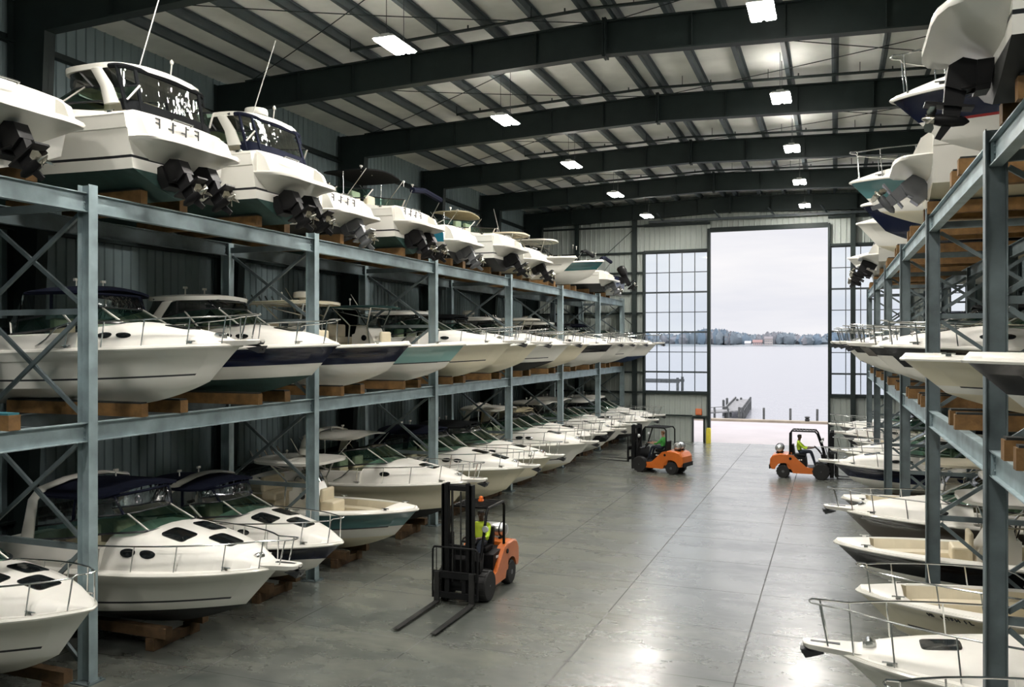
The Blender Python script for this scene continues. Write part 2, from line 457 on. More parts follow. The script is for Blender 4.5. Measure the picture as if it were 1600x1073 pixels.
# lamps
LEDM = emit('lamp_tube_glow', LAMP_COLOR, LAMP_POWER)
UPL = emit('uplight_glow', LAMP_COLOR, LAMP_POWER * .2)
HOUS = mat('white_lamp_housing', (.7, .7, .68), .4)
lamp_n = 0
NTH = ['nearest', 'second nearest', 'third nearest', 'fourth nearest', 'farthest']
def high_bay(x, y, z, label):
    t = thing('high_bay_light', label, 'ceiling light', (x, y, z), 0, 'high bay lights under the roof')
    MB().box((0, 0, .098), (.12, .9, .012)).build('uplight_slot', UPL, t)
    h = MB(); h.box((0, 0, .06), (.58, 1.2, .06), 0, None, (.8, .95)); h.box((-.09, 0, .115), (.03, 1.0, .07)); h.box((.09, 0, .115), (.03, 1.0, .07)); h.box((0, -.48, .115), (.18, .03, .07)); h.box((0, .48, .115), (.18, .03, .07))
    h.build('housing', HOUS, t, .01)
    for s in (-1, 1): MB().box((s * .155, 0, .012), (.21, 1.08, .03)).build('lamp_tube', LEDM, t)
    zc = zrb(x) + 1.158 - z
    for s in (-1, 1): MB().tube([(0, s * .42, .09), (0, s * .42, zc)], .008, 5).build('hanger', DARKM, t)
LX, RX, LZ = -9.6, -1.52, 12.72
for k in range(8):
    y = 46.35 - 7.15 * k
    i = 4 - k
    high_bay(LX, y, LZ, ('%s glowing ceiling light of the row nearer the shelf of bow-out white boats' % NTH[i]) if i >= 0 else 'glowing ceiling light behind the viewer on the row toward the bow-out boats')
    y = 48.3 - 7.15 * k
    high_bay(RX, y, LZ + .40, ('%s glowing twin-panel ceiling light of the row over the doorway side' % NTH[i]) if i >= 0 else 'glowing ceiling light behind the viewer on the row in line with the doorway')

# ---------------------------------------------------------------- outside
pave = mat('pale_pavement', (.40, .365, .37), .7, var=.06, scale=.4)
struct(MB().box((-5, YE + .2 + 7.25, -.16), (160, 14.5, .3)).build('pavement', pave))
kerb = mat('tan_stone', (.32, .27, .21), .8, var=.2, scale=1)
struct(MB().box((-5, 66.0, -.35), (160, .75, 1.0)).build('sea_wall_cap', kerb))
WAT = bpy.data.materials.new('pale_lake_water'); WAT.use_nodes = True
n, l = WAT.node_tree.nodes, WAT.node_tree.links; b = n['Principled BSDF']
b.inputs['Base Color'].default_value = (.26, .265, .29, 1); b.inputs['Roughness'].default_value = .2; b.inputs['IOR'].default_value = 1.33
t = n.new('ShaderNodeTexCoord'); k = n.new('ShaderNodeMapping'); k.inputs['Scale'].default_value = (.25, .9, 1)
z = n.new('ShaderNodeTexNoise'); z.inputs['Scale'].default_value = .6; z.inputs['Detail'].default_value = 6
u = n.new('ShaderNodeBump'); u.inputs['Strength'].default_value = .35; u.inputs['Distance'].default_value = .2
l.new(t.outputs['Object'], k.inputs['Vector']); l.new(k.outputs['Vector'], z.inputs['Vector']); l.new(z.outputs['Fac'], u.inputs['Height']); l.new(u.outputs['Normal'], b.inputs['Normal'])
WZ = -1.3
wat = MB().add([(-2500, 66.3, WZ), (2500, 66.3, WZ), (2500, 3200, WZ), (-2500, 3200, WZ)], [(0, 1, 2, 3)]).build('lake_water', WAT)
tag(wat, 'pale flat lake water beyond the open doorway', 'water', kind='stuff')
# far shore
SHY = 2400.
shore = MB(); rows = []
for k in range(61):
    x = lerp(-1700, 1700, k / 60); h = 3 + 1.5 * math.sin(k * 1.7)
    rows.append([(x, SHY - 14 + 8 * math.sin(k), WZ - .5), (x, SHY, WZ + h), (x, SHY + 260, WZ + h + 8), (x, SHY + 300, WZ - .5)])
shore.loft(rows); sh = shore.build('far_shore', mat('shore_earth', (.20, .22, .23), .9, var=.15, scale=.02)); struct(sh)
rnd = random.Random(3)
tb = MB()
def blob(mb, c, r, rz, n=9, m=6):
    rows = []; ph = rnd.random() * 6
    for i in range(m + 1):
        a = -PI / 2 + PI * i / m
        row = []
        for j in range(n):
            q = 2 * PI * j / n
            d = 1 + .18 * math.sin(3 * q + ph) + .15 * math.sin(5 * a + 2 * q + ph)
            row.append((c[0] + r * d * math.cos(a) * math.cos(q), c[1] + r * d * math.cos(a) * math.sin(q), c[2] + rz * d * math.sin(a)))
        rows.append(row)
    mb.loft(rows, rnd.randrange(3), True, closed=True)
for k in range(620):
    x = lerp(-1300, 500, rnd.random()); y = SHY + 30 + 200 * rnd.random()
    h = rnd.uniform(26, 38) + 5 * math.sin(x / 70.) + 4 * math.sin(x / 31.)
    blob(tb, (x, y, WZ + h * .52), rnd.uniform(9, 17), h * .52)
TREES = [mat('haze_tinted_blue_foliage', (.15, .20, .25), .9, var=.12, scale=.05), mat('haze_tinted_grey_foliage', (.17, .205, .235), .9, var=.12, scale=.05), mat('haze_tinted_mauve_foliage', (.20, .205, .225), .9, var=.12, scale=.05)]  # distance haze is mixed into these foliage colours
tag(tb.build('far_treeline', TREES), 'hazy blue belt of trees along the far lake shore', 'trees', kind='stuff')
def house(x, w_, h, roofcol, wallcol, label, two=False):
    t = thing('lake_house', label, 'house', (x, SHY - 25, WZ + 2.5), 0)
    MB().box((0, 0, h / 2), (w_, 14, h)).build('wall', mat('pale_house_paint_' + wallcol[0], wallcol[1], .7, var=.05), t)
    r = MB(); r.prism([(-8.5, h), (8.5, h), (0, h + 6.5)], -w_ / 2 - 1, w_ / 2 + 1, 'x'); r.build('roof', mat('roof_' + roofcol[0], roofcol[1], .8, var=.1), t)
    for i in range(5):
        for j in range(2 if two else 1):
            MB().box((-w_ / 2 + (i + .5) * w_ / 5, -7.05, 4 + j * 7), (w_ / 12, .2, 3.4)).build('window', mat('house_window', (.12, .14, .17), .2), t)
def shore_x(px): return (lambda uu: SHY * (uu * math.cos(YAW) - math.sin(YAW)) / (math.cos(YAW) + uu * math.sin(YAW)))((px - 800) / F_PX)
house(shore_x(1185), 24, 8, ('rose', (.32, .2, .19)), ('rose', (.45, .36, .35)), 'low pinkish house with reddish roof on the far shore')
house(shore_x(1202), 20, 17, ('grey', (.24, .22, .23)), ('cream', (.45, .41, .39)), 'tall pale house on the far shore beside the pinkish one', True)
house(shore_x(1170), 15, 5, ('white', (.5, .5, .52)), ('white', (.55, .55, .56)), 'small white boathouse on the far shore, left of the pinkish house')
# pilings along the quay
PIL = mat('weathered_piling', (.095, .10, .10), .85, var=.3, scale=4, bump=.3)
for pxx, nm in ((1155, 'grey mooring piling on the quay nearest the wooden pier'), (1193.5, 'grey mooring piling on the quay, second from the pier'),
                (1235, 'grey mooring piling on the quay, third from the pier'), (1277, 'grey mooring piling on the quay nearest the door jamb with boats')):
    uu = (pxx - 800) / F_PX; yy = 67.0; x = yy * (uu * math.cos(YAW) - math.sin(YAW)) / (math.cos(YAW) + uu * math.sin(YAW))
    tag(MB().lathe([(.085, -2.4), (.085, .92), (.07, .97), (.02, .98)], (x, yy, 0), 'z', 12).build('mooring_piling', PIL), nm, 'piling', 'mooring pilings along the quay')
tag(MB().lathe([(.16, 0), (.17, .15), (.12, .2), (.2, .28), (.16, .34), (.05, .36)], (-1.9, 65.9, .15), 'z', 12).build('mooring_bollard', DARKM), 'squat black mooring bollard on the sea wall', 'bollard')
# wooden pier
def gpt(px, d, z):                                          # ground point under a pixel column at depth d
    r = (px - 800) / F_PX * d; return Vector((r * math.cos(YAW) - d * math.sin(YAW), r * math.sin(YAW) + d * math.cos(YAW), z))
pa, pb, pc = gpt(1085, 76, 0), gpt(1147, 79, 0), gpt(1161, 94, 0)
t = thing('wooden_pier', 'low wooden pier reaching over the water outside the open doorway', 'pier', (pa.x, pa.y, WZ), 0)
PW = mat('weathered_pier_boards', (.20, .20, .20), .85, var=.3, scale=3)
o0 = Vector((pa.x, pa.y, 0)); segs = ((pa - o0, pb - o0), (pb - o0, pc - o0))
for a, b in segs:
    d = MB(); d.bar(a + Vector((0, 0, .95)), b + Vector((0, 0, .95)), 1.7, .12); d.build('deck', PW, t)
    n = max(3, int((b - a).length / 1.5)); tn = (b - a).normalized(); sd = Vector((-tn.y, tn.x, 0)) * .8
    for k in range(n + 1):
        for s in (-1, 1):
            q = a.lerp(b, k / n) + sd * s; MB().lathe([(.09, -2), (.09, 1.25), (.02, 1.28)], q, 'z', 8).build('pile', PIL, t)
    r = MB(); r.bar(a + sd + Vector((0, 0, 1.25)), b + sd + Vector((0, 0, 1.25)), .06, .06); r.build('railing', PW, t)
for pxx, d, h in ((1130.5, 84, 1.55), (1136, 84.5, 1.7), (1141, 83, .9), (1152, 91, 1.2), (1158, 93, 1.2)):
    q = gpt(pxx, d, 0) - o0; MB().lathe([(.12, -2), (.12, h), (.04, h + .06)], q, 'z', 10).build('mooring_pile', PIL, t)
t = thing('boat_lift_frame', 'low dark boat lift frame in the water seen through the gridded window', 'boat lift', (-19.5, 92, WZ), 0)
d = MB()
for x in (-4, 4):
    for yv in (-1.5, 1.5): d.box((x, yv, 1), (.25, .25, 5))
d.build('frame_post', PIL, t)
d = MB(); d.box((0, -1.5, 3.1), (8.4, .2, .3)); d.box((0, 1.5, 3.1), (8.4, .2, .3)); d.box((-2, 0, 2.9), (2, 3, .2)); d.build('frame_beam', PIL, t)
# ---------------------------------------------------------------- storage racks
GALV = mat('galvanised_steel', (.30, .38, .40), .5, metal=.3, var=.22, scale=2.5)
GALVD = mat('dull_shaded_galvanised_steel', (.13, .165, .175), .55, metal=.3, var=.25, scale=2.5)
ZT, ZM = 8.37, 4.45                                         # tops of the beams
TOPS, MIDS = ZT, ZM
BUNK_H = .26
def h_post(mb, x, y, z0, z1, fw=.19, dp=.24, t=.016):
    mb.box((x + dp / 2, y, (z0 + z1) / 2), (t, fw, z1 - z0)); mb.box((x - dp / 2, y, (z0 + z1) / 2), (t, fw, z1 - z0))
    mb.box((x, y, (z0 + z1) / 2), (dp - t, t, z1 - z0))
def beam_c(mb, x, y0, y1, ztop, h=.33, fw=.15, t=.018):
    yc, L = (y0 + y1) / 2, y1 - y0
    mb.box((x, yc, ztop - t / 2), (fw, L, t)); mb.box((x, yc, ztop - h + t / 2), (fw, L, t)); mb.box((x, yc, ztop - h / 2), (t, L, h - 2 * t))
    for yy in (y0 + .03, y1 - .03): mb.box((x, yy, ztop - h / 2), (fw * .8, .012, h - 2 * t))
    for yy in (y0 + .06, y1 - .06):
        for q in (-.09, 0, .09): mb.lathe([(.018, -.03), (.018, .03)], (x, yy, ztop - h / 2 + q), 'x', 6)

def rack(name, label, ys, depth, sg, x_of, PM):
    """posts at (x_of(y), y) in the aisle row, a second row `depth` behind; sg = +1 when the aisle is towards +x"""
    t = thing(name, label, 'storage rack', (0, 0, 0))
    for y in ys:
        x = x_of(y); xb = x - sg * depth
        for xx, zt in ((x, ZT + .14), (xb, ZT - .02)):
            p = MB(); h_post(p, xx, y, 0, zt); p.build('post', PM, t)
            p = MB(); p.box((xx, y, .012), (.42, .36, .024))
            for a in (-.16, .16):
                for b_ in (-.13, .13): p.lathe([(.02, .02), (.02, .06)], (xx + a, y + b_, 0), 'z', 6)
            p.build('base_plate', GALVD, t)
        for z0, z1 in ((.25, 2.2), (2.4, ZM - .35), (ZM + .1, 6.25), (6.45, ZT - .35)):
            xa, xc = x - sg * .14, xb + sg * .14
            for a, b_ in ((z0, z1), (z1, z0)):
                o = .035 if a < b_ else -.035
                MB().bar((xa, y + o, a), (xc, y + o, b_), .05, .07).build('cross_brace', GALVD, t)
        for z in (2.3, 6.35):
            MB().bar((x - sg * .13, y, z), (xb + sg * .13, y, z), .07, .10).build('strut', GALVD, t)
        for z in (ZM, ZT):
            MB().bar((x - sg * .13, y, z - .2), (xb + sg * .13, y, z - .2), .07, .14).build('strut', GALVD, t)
    for y0, y1 in zip(ys, ys[1:]):
        for z in (ZM, ZT):
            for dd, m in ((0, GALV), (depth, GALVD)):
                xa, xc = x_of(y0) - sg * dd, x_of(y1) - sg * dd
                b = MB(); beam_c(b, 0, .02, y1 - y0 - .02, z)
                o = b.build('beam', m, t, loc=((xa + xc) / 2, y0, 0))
                ang = math.atan2(xc - xa, y1 - y0); o.rotation_euler = (0, 0, -ang); o.location.x = xa
        yc = (y0 + y1) / 2                                   # plan ties between the two beam rows
    return t
LY = [4.45] + [11.2 + 6.76 * k for k in range(6)] + [50.6]
rackL = rack('storage_rack', 'three-level galvanised boat rack along the ribbed blue-grey wall', LY, 2.55, 1, lambda y: -12.0, GALV)
RY = [5.6, 12.35, 19.15, 25.6, 32.4, 39.2, 46.0]
rackR = rack('storage_rack', 'three-level galvanised boat rack whose near post stands closest to the viewer', RY, 2.55, -1, lambda y: 2.02 - .0095 * y, GALVD)  # posts take the darker steel: their backlit shade is put into the colour
def bunk_pair(rk, x_front, sg, y, ztop, half=.52, length=3.4, blue=False):
    """two timber bunks lying across the beams, ends flush with the aisle beam"""
    for k, s in enumerate((-1, 1)):
        ln = length - .35 * k
        b = MB()
        cx = x_front + sg * .12 - sg * ln / 2 - sg * .02 * k
        b.box((cx, y + s * half, ztop + BUNK_H / 2 - .01), (ln, .16 + .05 * k, BUNK_H - .02), 0)
        b.box((cx, y + s * half, ztop + BUNK_H - .006), (ln * .985, .15 + .05 * k, .034), 1)
        b.build('timber_bunk', [TIMBER, BLUEPAD if blue else CARPET], rk)
# ---------------------------------------------------------------- boats
class Hull:
    def __init__(s, S):
        s.S = S; s.L, s.B, s.Db, s.Ds = S['L'], S['B'], S['Db'], S['Ds']
        s.zc0 = .145 * s.B; s.zst = .44 * s.Db; s.xst = .895 * s.L
        s.tf = S['tf']; s.tb = s.tf - .10; s.H = S['H']
    def bs(s, t):
        if t < .35: w = lerp(.93, 1, sstep(t / .35))
        else: w = max(0, 1 - ((t - .35) / .65) ** s.S['full']) ** .74
        return s.B / 2 * w
    def zs(s, t): return s.Ds + (s.Db - s.Ds) * t ** 1.6
    def sheer(s, t): return Vector((s.L * t, s.bs(t), s.zs(t)))
    def chine(s, t):
        w = lerp(.95, 1, sstep(t / .3)) if t < .3 else max(0, 1 - ((t - .3) / .7) ** 1.8) ** .95
        return Vector((s.xst * t, .84 * s.B / 2 * w, s.zc0 + (s.zst - s.zc0) * t ** 2.5))
    def keel(s, t): return Vector((s.xst * t, 0, s.zst * max(0, (t - .50) / .50) ** 2.4))
    def top(s, t, v):
        c, h = s.chine(t), s.sheer(t); p = c.lerp(h, v)
        p.y -= math.sin(PI * v) * min(s.B * .045 * t * t, .30 * p.y)
        if v >= .74 and t < 1: p.y += .026 * min(1, (1 - t) * 8)
        p.y = max(p.y, 0)
        return p
    def inner(s, t, z):                                       # half width inside the hull at a height
        v = .5
        for _ in range(5):                                    # stations rake forward, so the same x lies on a later one lower down
            u = min(.999, t / (.895 + .105 * v)); c, h = s.chine(u), s.sheer(u)
            v = max(0, min(1, (z - c.z) / max(h.z - c.z, .01)))
        return max(.01, s.top(u, v).y - .08)
    def hc(s, t):                                            # cockpit coaming above the sheer
        if s.S['style'] != 'express': return .05
        return lerp(.10, .05 + .62 * s.H, sstep((t - .02) / .26))
    def deck(s, t):
        """section from sheer to centreline: eight (share of half beam, rise), and whether the inside is a cockpit"""
        S = s.S
        if S['style'] == 'express':
            if t >= s.tb:
                te = .965
                h = s.H * min(1, max(0, (te - t) / (te - s.tf))) ** S['hpow']
                return [(1, 0), (.985, .035), (.88, .045), (.80, .045 + .5 * h), (.70, .045 + .82 * h), (.48, .045 + .95 * h), (.24, .045 + h), (0, .045 + 1.02 * h)], False
            hc = s.hc(t)
            if t <= .085 or S['covered']:
                return [(1, 0), (.985, .035), (.93, .05), (.87, hc * .9), (.80, hc), (.5, hc + .02), (.25, hc + .03), (0, hc + .03)], False
            return [(1, 0), (.985, .035), (.92, .05), (.87, hc * .93), (.79, hc), (.76, -.32), (.3, -.32), (0, -.32)], True
        inb, d = False, 0
        if .06 < t <= .44: inb, d = True, .52
        elif .44 < t <= S['bow_end']: inb, d = True, .30
        if inb:
            wi = min(.74, s.inner(t, s.zs(t) - d) / max(s.bs(t), .01))
            return [(1, 0), (.985, .03), (.90, .05), (.81, .055), (.78, .03), (wi, -d), (wi * .4, -d), (0, -d)], True
        return [(1, 0), (.985, .03), (.90, .05), (.78, .06), (.6, .075), (.4, .085), (.2, .09), (0, .09)], False
    def surf(s, t, q, side):
        d, _ = s.deck(t); i = min(int(q), 6); f = q - i
        yn = lerp(d[i][0], d[i + 1][0], f); dz = lerp(d[i][1], d[i + 1][1], f)
        return Vector((s.L * t, side * yn * s.bs(t), s.zs(t) + dz))
    def at(s, t, y):                                          # deck height under a point
        d, _ = s.deck(t); yn = abs(y) / max(s.bs(t), .01)
        for (a, za), (b, zb) in zip(d, d[1:]):
            if b <= yn <= a: return s.zs(t) + lerp(zb, za, (yn - b) / max(a - b, 1e-6))
        return s.zs(t)

def decal(mb, fn, n=16, h=.006, rim=None, mi=0):
    """raised patch laid on a surface; fn(a, r) gives the point at angle a and radius share r"""
    cen = fn(0, 0); a = fn(0, 1); b = fn(PI / 2, 1); nn = (a - cen).cross(b - cen)
    if nn.length < 1e-9: nn = Vector((0, 0, 1))
    nn.normalize()
    if nn.z < -.02: nn = -nn
    rows = [[fn(2 * PI * k / n, r) + nn * z for k in range(n)] for r, z in ((1.0, -.004), (1.0, h), (.55, h + .002))]
    mb.loft(rows, mi, False, closed=True)
    mb.add([cen + nn * (h + .003)] + rows[-1], [(0, k + 1, (k + 1) % n + 1) for k in range(n)], mi)

def roof(x0, x1, w, z, crown, th, mat_, name, par, pw=3.2, rise=0, n=14):
    rows = []
    for i in range(n + 1):
        u = -math.cos(PI * i / n); x = lerp(x0, x1, (u + 1) / 2)
        hw = w * max(1e-3, 1 - abs(u) ** pw) ** (1 / pw)
        zz = z + rise * (u + 1) / 2 - .05 * abs(u) ** 4
        top = [(x, hw * k, zz + crown * (1 - (hw * k / w) ** 2)) for k in (-1, -.85, -.6, -.3, 0, .3, .6, .85, 1)]
        bot = [(a, b * .985, c - th) for a, b, c in top[::-1]]
        rows.append(top + bot)
    return MB().loft(rows, 0, True, closed=True, cap=True).build(name, mat_, par)

def sterndrive(par, y, x, z, tilt, m, sc=1.0):
    R = Matrix.Rotation(tilt, 3, 'Y') * sc; o = Vector((x, y, z))
    d = MB(); T = lambda p: R @ Vector(p) + o
    def pr(poly, w0, w1=None):
        w1 = w1 or w0
        d.loft([[T((a, -w0 / 2, b)) for a, b in poly], [T((a, w0 / 2, b)) for a, b in poly]], 0, False, closed=True, cap=True)
    pr([(.05, -.18), (-.12, -.22), (-.16, .2), (.05, .24)], .34)
    pr([(-.10, -.12), (-.10, .20), (-.34, .24), (-.50, .12), (-.50, -.16), (-.26, -.22)], .25)
    pr([(-.22, -.16), (-.50, -.12), (-.46, -.62), (-.26, -.62)], .13)
    pr([(-.10, -.40), (-.72, -.38), (-.72, -.415), (-.10, -.435)], .26)
    pr([(-.30, -.62), (-.44, -.62), (-.52, -.86), (-.44, -.88)], .03)
    rows = []
    for xx, r in ((-.12, .01), (-.18, .06), (-.32, .085), (-.48, .085), (-.56, .07)):
        rows.append([T((xx, r * math.cos(a), -.60 + r * math.sin(a))) for a in (2 * PI * k / 10 for k in range(10))])
    d.loft(rows, 0, True, closed=True, cap=True)
    for s in (-1, 1): d.tube([T((.02, s * .15, -.1)), T((-.3, s * .14, -.2))], .022, 6)
    ob = d.build('sterndrive', m, par)
    p = MB(); rows = []
    for xx, r in ((-.55, .06), (-.64, .055), (-.72, .015)):
        rows.append([T((xx, r * math.cos(a), -.60 + r * math.sin(a))) for a in (2 * PI * k / 10 for k in range(10))])
    p.loft(rows, 0, True, closed=True, cap=True)
    for k in range(4):
        a0 = k * PI / 2 + .4
        f = lambda rr, da, dx: T((-.62 + dx, rr * math.cos(a0 + da), -.60 + rr * math.sin(a0 + da)))
        lo = [f(.05, -.25, .04), f(.12, -.42, .06), f(.18, -.22, .04), f(.185, .18, -.03), f(.12, .38, -.06), f(.05, .25, -.04)]
        nn = (R @ Vector((.012, 0, 0)))
        p.loft([lo, [q + nn for q in lo]], 0, False, closed=True, cap=True)
    p.build('propeller', BRONZE, ob)

def outboard(par, y, x, z, tilt, m=None):
    R = Matrix.Rotation(tilt, 3, 'Y'); o = Vector((x, y, z)); T = lambda p: R @ Vector(p) + o
    d = MB(); rows = []
    for zz, a, b, c in ((.10, .12, .14, -.30), (.16, .20, .19, -.34), (.42, .25, .21, -.36), (.62, .23, .19, -.34), (.70, .14, .12, -.32)):
        rows.append([T((c + a * spw(math.cos(q), .7), b * spw(math.sin(q), .7), zz)) for q in (2 * PI * k / 14 for k in range(14))])
    d.loft(rows, 0, True, closed=True, cap=True)
    for w0, poly in ((.16, [(-.16, .12), (-.46, .12), (-.44, -.50), (-.22, -.50)]), (.26, [(-.08, -.38), (-.72, -.36), (-.72, -.40), (-.08, -.42)]), (.03, [(-.28, -.68), (-.44, -.68), (-.52, -.90), (-.44, -.92)]), (.22, [(.04, .14), (-.2, .14), (-.2, -.25), (.04, -.2)])):
        d.loft([[T((a, -w0 / 2, b)) for a, b in poly], [T((a, w0 / 2, b)) for a, b in poly]], 0, False, closed=True, cap=True)
    rows = []
    for xx, r in ((-.12, .01), (-.20, .06), (-.32, .08), (-.48, .08), (-.58, .06)):
        rows.append([T((xx, r * math.cos(a), -.62 + r * math.sin(a))) for a in (2 * PI * k / 10 for k in range(10))])
    d.loft(rows, 0, True, closed=True, cap=True)
    ob = d.build('outboard_motor', m or BLK, par)
    p = MB()
    for k in range(3):
        a0 = k * 2 * PI / 3
        f = lambda rr, da, dx: T((-.64 + dx, rr * math.cos(a0 + da), -.62 + rr * math.sin(a0 + da)))
        lo = [f(.04, -.3, .04), f(.12, -.5, .06), f(.18, -.2, .03), f(.18, .25, -.03), f(.1, .45, -.05), f(.04, .3, -.04)]
        nn = R @ Vector((.012, 0, 0)); p.loft([lo, [q + nn for q in lo]], 0, False, closed=True, cap=True)
    p.build('propeller', BRONZE, ob)

DEF = dict(L=6.3, B=2.55, Db=1.22, Ds=1.04, H=.46, tf=.66, hpow=.62, full=2.6, style='express', bow_end=.87, covered=False,
           bands=((1, WHITE),), bottom=WHITE, deckm=DECKW, rub=WHITE, pulpit=True, top=None, topm=NAVYC, arch=None, drive=None, drivem=None, nd=1,
           platform=False, rail=True, ports=2, hatches=1, shape='rect', radar=False, hW=.40, rake=.75, roofz=.22, seam=None, antenna=False, dsc=1.0, pz=.66, marks=None, transom=False,
           railh=.40, curtain=True, glassm=None, windows=0, letters=False, tilt=-.5, bowseat=True, mull=DECKW, roofl=2.0, console=True, anchor=True, wind=True)

def boat(name, label, x, y, z, aisle, stern_out=False, yaw=0, group=None, **kw):
    """x is where the bow tip (or, stern out, the transom) stands; aisle +1 when the aisle is towards +x"""
    S = dict(DEF); S.update(kw); K = Hull(S); L, B = S['L'], S['B']
    fwd = -aisle if stern_out else aisle
    rz = (0 if fwd > 0 else PI) + yaw
    if stern_out: ox, oy = x, y
    else: ox, oy = x - L * math.cos(rz), y - L * math.sin(rz)
    t = thing(name, label, 'boat', (ox, oy, z), rz, group)
    # hull ------------------------------------------------------
    bands = S['bands']; vs = sorted({0, .25, .5, .725, .74, .93, 1} | {b[0] for b in bands})[::-1]
    mats = []; 
    def mid(m):
        if m not in mats: mats.append(m)
        return mats.index(m)
    def vm(v):
        for e, m in bands:
            if v <= e: return mid(m)
        return mid(bands[-1][1])
    cols = [vm((a + b) / 2) for a, b in zip(vs, vs[1:])]
    bt = mid(S['bottom']); half = cols + [bt, bt]
    ts = [0, .06, .14, .22, .3, .38, .46, .54, .61, .68, .74, .79, .84, .88, .915, .945, .968, .985, .995, 1]
    rows = []
    for u in ts:
        c, k = K.chine(u), K.keel(u); mpt = c.lerp(k, .5); mpt.z -= .012 * B * (1 - u)
        side = [K.top(u, v) for v in vs] + [mpt]
        rows.append(side + [k] + [Vector((p.x, -p.y, p.z)) for p in side[::-1]])
    kk = ts.index(.945); fore = list(half)                    # thin stripes stop short of the stem
    for i in range(1, len(cols)):
        if i + 1 < len(cols) and mats[cols[i]] in (STRIPE, RED): fore[i] = cols[i + 1]
    hb = MB().loft(rows[:kk + 1], half + half[::-1]).loft(rows[kk:], fore + fore[::-1])
    nv = len(vs) + 1
    tr = rows[0]; n = len(tr); tm0 = mid(WHITE) if S['transom'] else None
    for i in range(n // 2):
        a, b_ = i, n - 1 - i
        if b_ - a > 2: hb.add([tr[a], tr[a + 1], tr[b_ - 1], tr[b_]], [(0, 1, 2, 3)], tm0 if tm0 is not None and i < len(cols) else half[i] if i < len(half) else 0)
        elif b_ - a == 2: hb.add([tr[a], tr[a + 1], tr[b_]], [(0, 1, 2)], bt)
    hull = hb.build('hull', mats, t)
    # chine lip
    # rub rail ----------------------------------------------------
    rb = MB(); path = [K.sheer(u) for u in ts]; path = path + [Vector((p.x, -p.y, p.z)) for p in path[-2::-1]]
    rb.tube([p + Vector((0, 0, -.01)) for p in path], .032, 6); rb.build('rub_rail', S['rub'], t)
    # deck --------------------------------------------------------
    us = [0, .03, .06, .0601, .0849, .0851, .12, .17, .23, .29, .35, .40, .4399, .4401, .48, .52]
    if S['style'] == 'express': us += [K.tb - .0002, K.tb, lerp(K.tb, K.tf, .5), K.tf]; u0 = K.tf
    else: us += [.58, .64, .70, .75, .80, .84, S['bow_end'], S['bow_end'] + .0002]; u0 = S['bow_end']
    us = sorted({u for u in us if u <= u0} | {lerp(u0, .99, k / 8) for k in range(1, 9)})
    dm = [S['deckm'], INTER]; db = MB(); prev = None
    for u in us:
        d, inn = K.deck(u)
        row = [Vector((L * u, q * K.bs(u), K.zs(u) + h)) for q, h in d]
        row = row + [Vector((p.x, -p.y, p.z)) for p in row[-2::-1]]
        if prev:
            mi = [0, 0, 0, 0] + [1 if (inn and prev[1]) else 0] * 6 + [0] * 4
            if inn != prev[1] and S['style'] != 'express': mi = [0] * 4 + [1] * 6 + [0] * 4
            db.loft([prev[0], row], mi)
        else: db.add(row, [tuple(range(len(row)))], 0)
        prev = (row, inn)
    tip = K.sheer(1); db.add(prev[0] + [tip + Vector((0, 0, .02))], [(k, k + 1, len(prev[0])) for k in range(len(prev[0]) - 1)], 0, True)
    db.build('deck', dm, t)
    sh = lambda u, yn, dz: Vector((L * u, yn * K.bs(u), K.zs(u) + dz))
    # pulpit ------------------------------------------------------
    zt = K.zs(1)
    if S['pulpit']:
        p = MB(); rows = []
        for xx, w, th in ((-.62, .34, .05), (-.30, .27, .07), (.02, .20, .09), (.25, .17, .08), (.40, .14, .07), (.47, .08, .05), (.485, .02, .03)):
            zz = zt + .07 + .02 * xx
            rows.append([(L + xx, s * w, zz + h) for s, h in ((-1, 0), (-.8, .02), (.8, .02), (1, 0), (.8, -th), (-.8, -th))])
        p.loft(rows, 0, True, closed=True, cap=True)
        po = p.build('pulpit', S['deckm'], t)
        if S['anchor']:
            a = MB(); a.box((L + .16, 0, zt + .095), (.42, .07, .012)); a.lathe([(.05, -.06), (.05, .06)], (L + .43, 0, zt + .05), 'y', 10)
            a.tube([(L + .1, 0, zt + .0), (L + .42, 0, zt - .02), (L + .50, 0, zt - .10)], .02, 6)
            a.prism([(L + .18, zt - .06), (L + .52, zt - .02), (L + .44, zt - .15)], -.09, .09)
            a.build('anchor', DARKM, po)
            c = MB(); c.box((L - .45, 0, zt + .14), (.18, .14, .10)); c.lathe([(.05, -.11), (.06, 0), (.05, .11)], (L - .45, 0, zt + .17), 'y', 10); c.build('windlass', CHROME, po)
    # cleats and nav fittings
    for s in (-1, 1):
        for u in (.90, .55, .06):
            c = MB(); q = sh(u, s * .93, .06); c.tube([q + Vector((-.10, 0, .03)), q + Vector((.10, 0, .03))], .014, 6); c.box(q + Vector((0, 0, .01)), (.08, .03, .04)); c.build('cleat', CHROME, t)
    # bow rail ------------------------------------------------------
    if S['rail']:
        rl = MB(); tp = .44 if S['style'] == 'express' else .52; side = []; st = []
        for k in range(15):
            u = lerp(tp, .975, k / 14); hh = S['railh'] * sstep((u - tp) / .10) + .07 + .05 * u
            side.append(sh(u, .915, hh))
        fx = .36 if S['pulpit'] else -.02
        nose = [Vector((L + fx - .12, .14, zt + S['railh'] + .14)), Vector((L + fx, .10, zt + S['railh'] + .15)), Vector((L + fx + .03, 0, zt + S['railh'] + .15))]
        pth = side + nose; pth = pth + [Vector((p.x, -p.y, p.z)) for p in pth[-2::-1]]
        rl.tube(pth, .0155, 6)
